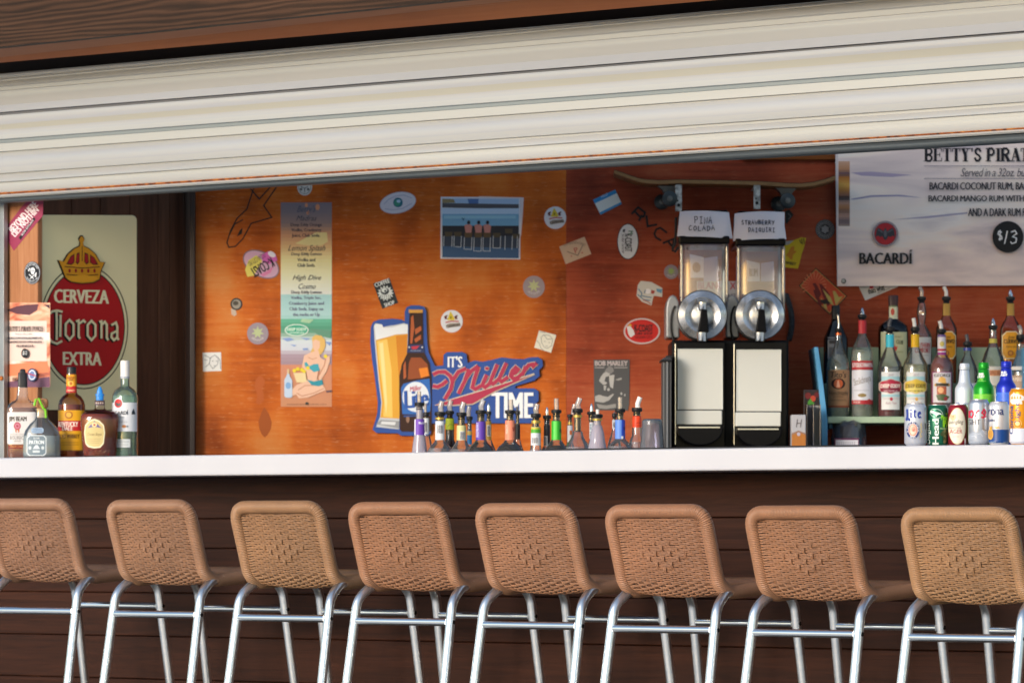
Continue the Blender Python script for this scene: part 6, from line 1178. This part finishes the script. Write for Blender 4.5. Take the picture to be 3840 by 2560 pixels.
# ---------------------------------------------------------------- skateboard on brackets
YK = 17.80; skb = thing('skateboard', 'worn skateboard mounted edge-on high on the red wall above the drink machine', 'skateboard', at(cF, 700, 160, YK))
def ls(x, y, Y=YK): return at(cF, x, y, Y) - skb.location
deck = [(-330, 45), (-280, 62), (-190, 95), (-90, 128), (0, 142), (120, 148), (300, 140), (700, 148), (1100, 158), (1350, 175), (1500, 178), (1620, 165), (1740, 135), (1840, 100)]
q = MB(); topp = [ls(x, y) for x, y in deck]; bot = [ls(x, y + 38) for x, y in deck[::-1]]; q.prism(topp + bot, (0, 0.17, 0)); q.build('deck', wood('worn_maple', [(0.3, '6a4a30'), (0.55, '93704a'), (0.8, 'ac8a60')], scale=(30, 30, 220), rough=0.6), skb, bevel=0.002)
q = MB(); q.prism([ls(x, y - 4) for x, y in deck] + [ls(x, y - 1) for x, y in deck[::-1]], (0, 0.17, 0)); q.build('grip_tape', mat('grip_black', '1c1a1a', 0.9), skb)
alm = mat('cast_truck', '6c6c68', 0.4, 0.8); whl = mat('dark_urethane', '2c3436', 0.4)
for cx, y0 in ((205, 190), (1360, 210)):
    tr = MB(); tr.prism([ls(cx - 110, y0), ls(cx + 110, y0), ls(cx + 70, y0 + 40), ls(cx + 30, y0 + 110), ls(cx - 30, y0 + 110), ls(cx - 60, y0 + 40)], (0, 0.06, 0)); tr.v = [(x, y + 0.05, z) for x, y, z in tr.v]
    c_ = ls(cx, y0 + 140); tr.tube([c_ + Vector((0, -0.02, 0)), c_ + Vector((0, 0.19, 0))], 0.006, 10); t_ = tr.build('truck', alm, skb, bevel=0.001)
    for dy, dx in ((-0.012, 8), (0.155, -55)):
        wq = MB(); cc = ls(cx + dx, y0 + 138); wq.lathe([(0.020, 0), (0.0265, 0.004), (0.0275, 0.016), (0.0265, 0.029), (0.020, 0.033)], 28, axis='y', org=(cc.x, cc.y + dy + 0.033, cc.z)); wo = wq.build('wheel', whl, t_, smooth=40)
        hq = MB(); hq.lathe([(0.009, 0), (0.010, 0.002), (0.004, 0.003)], 16, axis='y', org=(cc.x, cc.y + dy + 0.0335 - 0.033, cc.z)); hq.build('hub', alm, wo, smooth=40)
for x0, x1, y0, y1 in ((268, 332, 190, 450), (1035, 1100, 195, 430)):
    hh = bx(cF, x0, y0, x1, y1, YK - 0.005, YK + 0.004, 'bracket', rampnoise('chipped_white_metal', [(0.45, '8c8a84'), (0.6, 'c4c2bc')], (60, 60, 60), 0.5, 0.2), None, Vector((0, 0, 0)), 0.001)
    tag(hh, 'chipped white metal bracket under the left truck of the skateboard' if x0 < 500 else 'chipped white metal bracket under the middle of the skateboard deck', 'bracket')
    q = MB(); a_ = at(cF, (x0 + x1) / 2, y0 + 12, YK); q.box(a_.x - 0.012, a_.x + 0.012, YK + 0.004, YB - 0.001, a_.z - 0.004, a_.z); q.build('arm', 'b0aea8', hh)
    p = Print(); p.ell((x0 + x1) / 2, y1 - 60, 16, 16, '141416', n=14); p.ell((x0 + x1) / 2 - 10, y1 - 105, 9, 9, '141416', n=12)
    p.build('screw_hole', lambda x, y, h: at(cF, x, y, YK - 0.005) + Vector((0, -h, 0)), hh, base_loc=False, thick=0.0004)

# ---------------------------------------------------------------- frozen drink machine
YM = 17.36; fm = thing('frozen_drink_machine', 'black twin frozen drink machine with paper name signs and two clear bowls', 'drink machine', (at(cG, 800, 1400, YM).x, YM + 0.2, 1.121)); ML = fm.location
gl_ = mat('gloss_black', '0b0b0f', 0.22, spec=0.12); pan = rampnoise('cream_panel', [(0.3, 'c0c0ba'), (0.7, 'c8c8c2')], (3, 3, 3), 0.3)
bx(cG, 232, 405, 1378, 1560, YM + 0.03, YM + 0.46, 'housing', mat('satin_black', '0c0c10', 0.4, spec=0.1), fm, ML, 0.006)
for x0, x1 in ((262, 758), (838, 1362)):
    fr_ = bx(cG, x0, 418, x1, 1560, YM, YM + 0.029, 'front_frame', gl_, fm, ML, 0.004)
    bx(cG, x0 + 1, 440, x0 + 12, 1430, YM - 0.004, YM - 0.0005, 'trim_strip', steel, fr_, ML, 0.001)
for (a0, a1, b0, b1), (c0, c1) in zip(((292, 732, 490, 1085), (868, 1304, 497, 1102)), ((278, 726), (856, 1302))):
    o = bx(cG, a0, b0, a1, b1, YM - 0.012, YM - 0.0005, 'door_panel', pan, fm, ML, 0.003)
    q = MB(); e_ = at(cG, a0, b1, YM - 0.012) - ML; f_ = at(cG, a1, b0, YM - 0.012) - ML; wd = 0.0016
    q.tube([Vector((e_.x + 0.001, e_.y - 0.0005, e_.z)), Vector((e_.x + 0.001, e_.y - 0.0005, f_.z - 0.001)), Vector((f_.x - 0.001, f_.y - 0.0005, f_.z - 0.001)), Vector((f_.x - 0.001, f_.y - 0.0005, e_.z))], wd, 8); q.build('bright_edge', mat('bright_white_edge', 'e0e2dc', 0.25), o)
    bx(cG, c0, b1 + 8, c1, b1 + 146, YM - 0.016, YM - 0.0005, 'lower_panel', pan, fm, ML, 0.003)
    q = MB(); cx = (c0 + c1) / 2; w_ = (c1 - c0) / 2; pts = [at(cG, cx - w_, b1 + 160, YM), at(cG, cx + w_, b1 + 160, YM)] + [at(cG, cx + w_ * math.cos(R(a)), b1 + 190 + 165 * math.sin(R(a)), YM) for a in range(0, 181, 15)]
    q.prism([v - ML + Vector((0, -0.09, 0)) for v in pts], (0, 0.0885, 0)); q.build('drip_tray', gl_, fm, bevel=0.004)
    bx(cG, c0 + 24, b1 + 165, c1 - 20, b1 + 182, YM - 0.093, YM - 0.0905, 'tray_grille', steel, fm, ML, 0.001)
HAND = {'P': ['0,0 .1,1', '-.05,.02 .7,.05 .8,.3 .6,.5 .08,.55'], 'I': ['.5,0 .45,1', '.15,.03 .85,0', '.1,1 .9,.95'], 'N': ['.1,1 .1,.05 .8,.95 .9,0'], 'A': ['0,1 .4,0 .85,1', '.12,.62 .8,.58'], 'C': ['.85,.12 .4,.05 .08,.5 .25,.92 .9,.85'], 'O': ['.5,.05 .1,.4 .3,.95 .8,.8 .85,.3 .5,.05'],
        'L': ['.2,0 .12,.95 .9,.9'], 'D': ['.15,0 .12,1', '0,.04 .6,.1 .9,.5 .5,.95 0,1'], 'S': ['.9,.1 .3,.05 .2,.4 .8,.6 .7,.95 .05,.9'], 'T': ['.5,.05 .45,1', '0,.06 1,0'], 'R': ['.1,0 .12,1', '.05,.04 .7,.08 .75,.4 .15,.52', '.3,.5 .95,1'], 'W': ['0,0 .25,1 .5,.3 .75,1 1,0'],
        'B': ['.12,0 .12,1', '0,.03 .7,.1 .65,.4 .15,.48', '.15,.48 .85,.6 .75,.92 0,1'], 'E': ['.12,0 .12,1', '.12,.02 .85,0', '.12,.5 .7,.47', '.12,.98 .9,.95'], 'Y': ['0,0 .45,.5', '.95,0 .35,1'], 'Q': ['.5,.05 .1,.4 .3,.9 .8,.8 .85,.3 .5,.05', '.55,.7 .95,1.05'], 'U': ['.1,0 .15,.8 .5,1 .85,.75 .88,0']}
def hand(p, body, x0, y0, x1, y1, c):
    n = len(body); st = (x1 - x0) / n
    for i, ch in enumerate(body):
        dy = ((i * 7) % 5 - 2) * 0.04 * (y1 - y0)
        for q in HAND[ch]: p.stroke([(x0 + i * st + st * 0.78 * float(a.split(',')[0]), y0 + dy + (y1 - y0) * float(a.split(',')[1])) for a in q.split()], 7, c)
bowlm = glass('bowl_plastic', 'f4f4fa', 1.8, 0.17, 'cccee0')
disc_m = rampnoise('brushed_disc', [(0.35, '9c9ea2'), (0.65, 'd4d6da')], (14, 14, 14), 0.26, 0.75, dist=1.5)
for cx, bx0, bx1, y0, y1, dcx, sgx, words, sgn_ in ((540, 303, 778, 770, 690, 533, 560, ('PINA', 'COLADA'), [(313, 450), (420, 445), (560, 446), (700, 452), (795, 458), (812, 580), (834, 714), (700, 708), (560, 700), (420, 697), (287, 690), (300, 580)]),
                                                    (1095, 858, 1328, 788, 715, 1098, 1100, ('STRAWBERRY', 'DAIQUIRI'), [(850, 470), (960, 458), (1100, 452), (1230, 452), (1341, 456), (1340, 590), (1360, 722), (1230, 720), (1100, 722), (960, 730), (836, 738), (845, 600)])):
    # bowl
    m_ = cF[2] * (YM + 0.24) / F; ctr = at(cF, (bx0 + bx1) / 2, y0, YM + 0.24) - ML; hgt = (1560 - y0) * m_; hw = (bx1 - bx0) / 2 * m_
    q = MB(); q.lathe([(hw * 0.98, -hgt), (hw, -hgt * 0.5), (hw, -0.012), (hw * 1.01, 0)], 48, 5.0, 1.35, org=tuple(ctr)); q.f = q.f[:-2]; q.m = q.m[:-2]; bo_ = q.build('bowl', bowlm, fm, smooth=50)
    for sx in (-1, 1): q = MB(); q.tube([ctr + Vector((sx * hw * 0.93, -hw * 1.2, -hgt * 0.98)), ctr + Vector((sx * hw * 0.93, -hw * 1.2, -0.01))], 0.006, 8); q.build('bowl_rib', glass('rib_plastic', 'd8d4da', 2.2, 0.3, 'c8c4d0'), bo_, smooth=50)
    lid = bx(cF, bx0 - 4, y1, bx1 + 22, y0 + 2, YM + 0.05, YM + 0.42, 'lid', gl_, fm, ML, 0.006)
    bx(cF, bx0 + 20, 436 if cx < 800 else 446, bx1 + 4, y1 + 2, YM + 0.06, YM + 0.40, 'lid_box', mat('satin_black', '0c0c10', 0.4, spec=0.1), lid, ML, 0.006)
    p = Print(); p.poly(sgn_, 'd0ced8'); ik = '2a2a38'
    if words[0] == 'PINA': hand(p, 'PINA', 456, 505, 640, 572, ik); hand(p, 'COLADA', 398, 592, 666, 642, ik)
    else: hand(p, 'STRAWBERRY', 916, 540, 1244, 582, ik); hand(p, 'DAIQUIRI', 980, 614, 1250, 656, ik)
    cc = (sgn_[0][0] + sgn_[4][0]) / 2
    def mp_(x, y, h, cc=cc): return at(cF, x, y, YM + 0.045) + Vector((0, -h + 0.00000035 * (x - cc) ** 2 - 0.012 * math.sin((x + y * 0.6) / 42) * 0.18, 0)) - ML
    p.build('paper_sign', mp_, fm, base_loc=False, step=0.0004, thick=0.004, cut=((0, 30), (1, 40)), rough=0.7)
    # front disc, tap and outlet
    m2 = cF[2] * YM / F; dc = at(cF, dcx, 1466, YM - 0.02) - ML; rr = 240 * m2
    q = MB(); q.lathe([(rr * 0.99, -0.20), (rr, -0.006), (rr * 0.985, 0.0), (rr * 0.93, 0.003), (rr * 0.72, 0.014), (rr * 0.69, 0.013), (rr * 0.45, 0.004), (rr * 0.42, 0.008), (rr * 0.2, 0.012), (0.0005, 0.012)], 56, axis='y', org=tuple(dc)); dsk = q.build('front_disc', disc_m, fm, smooth=30)
    q = MB(); q.tube([dc + Vector((rr * 1.0 * math.cos(a), 0.002, rr * math.sin(a))) for a in [2 * math.pi * i / 48 for i in range(48)]], 0.0022, 8, True); q.build('rubber_rim', rubberb, dsk, smooth=60)
    ox = dcx - 533; q = MB(); q.prism([at(cG, x + ox, y, YM - 0.06) - ML for x, y in ((518, 105), (580, 105), (585, 170), (598, 330), (488, 330), (512, 170))], (0, 0.028, 0)); q.build('tap_handle', mat('satin_black', '0c0c10', 0.4, spec=0.1), fm, bevel=0.004)
    q = MB(); tc_ = at(cG, 528 + ox, 0, YM - 0.045) - ML; z1, z0 = (at(cG, 0, 330, YM - 0.045) - ML).z, (at(cG, 0, 415, YM - 0.045) - ML).z
    q.lathe([(0.0155, z0), (0.0165, z0 + 0.004), (0.0175, z1)], 24, org=(tc_.x, tc_.y, 0)); q.build('outlet', steel, fm, smooth=40); q = MB(); q.lathe([(0.014, z1 + 0.075), (0.016, z1 + 0.08), (0.016, z1 + 0.102), (0.012, z1 + 0.105)], 24, org=(tc_.x + 0.002, tc_.y + 0.004, 0)); q.build('tap_stem', steel, fm, smooth=40)
    cw = MB(); cx0 = 175 if cx < 800 else 760; cw.prism([at(cF, x, y, YM + 0.12) - ML for x, y in ((cx0, 1690), (cx0, 1400), (cx0 + 12, 1330), (cx0 + 35, 1285), (cx0 + 65, 1265), (cx0 + 100, 1285), (cx0 + 130, 1340), (cx0 + 135, 1690))], (0, 0.2, 0)); cw.build('rear_cowl', rampnoise('grey_cowl', [(0.3, '74767a'), (0.7, '96989c')], (10, 10, 10), 0.35, 0.3), fm, bevel=0.006)
    cw = MB(); cw.tube([at(cF, cx0 + 110 + 60 * math.cos(R(a)), 1560 + 190 * math.sin(R(a)), YM + 0.115) - ML for a in range(110, 260, 12)], 0.004, 8); cw.build('cowl_seal', rubberb, fm, smooth=60)
cb = MB(); cb.tube([at(cF, x, y, YM + 0.08) for x, y in ((275, 510), (272, 690), (262, 770), (240, 820), (262, 850), (300, 800))], 0.005, 8)
tag(cb.build('power_cable', rubberb, None, smooth=60), 'short black cable hooked at the upper left of the drink machine', 'cable')
# dark caddy left of the machine, braided cord right of it
cd_ = thing('bin', 'tall dark grey ribbed bin squeezed between the plastic cups and the drink machine', 'bin', (at(cM, 1640, 1400, 17.3).x, 17.3, 1.121))
bx(cM, 1582, 150, 1712, 1560, 17.27, 17.42, 'bin_body', mat('charcoal_plastic', '34363a', 0.45), cd_, cd_.location, 0.006)
bx(cM, 1640, 200, 1664, 1440, 17.262, 17.2695, 'rib', mat('grey_stripe', '6a6c70', 0.4), cd_, cd_.location, 0.001); bx(cM, 1690, 200, 1706, 1560, 17.262, 17.2695, 'rib', mat('charcoal_plastic', '34363a', 0.45), cd_, cd_.location, 0.001)
bx(cM, 1555, 175, 1720, 205, 17.255, 17.43, 'rim', rubberb, cd_, cd_.location, 0.003); bx(cM, 1630, 120, 1720, 165, 17.29, 17.40, 'handle', rubberb, cd_, cd_.location, 0.003)
q = MB()
for ph in (0, 2.1, 4.2):
    P_ = []
    for i in range(60):
        k = i / 59; x = 1350 + 60 * math.sin(k * 2.6) + 16 * math.cos(k * 34 + ph); y = 1262 + k * 450; P_.append(at(cF, x, y, YB - 0.016) + Vector((0, 0.006 * math.sin(k * 34 + ph), 0)))
    q.tube(P_, 0.0052, 7)
tag(q.build('braided_cord', rampnoise('dark_cord', [(0.3, '1c2026'), (0.7, '3a3e46')], (90, 90, 90), 0.7), None, smooth=60), 'dark braided cord hanging on the wall right of the drink machine', 'cord')
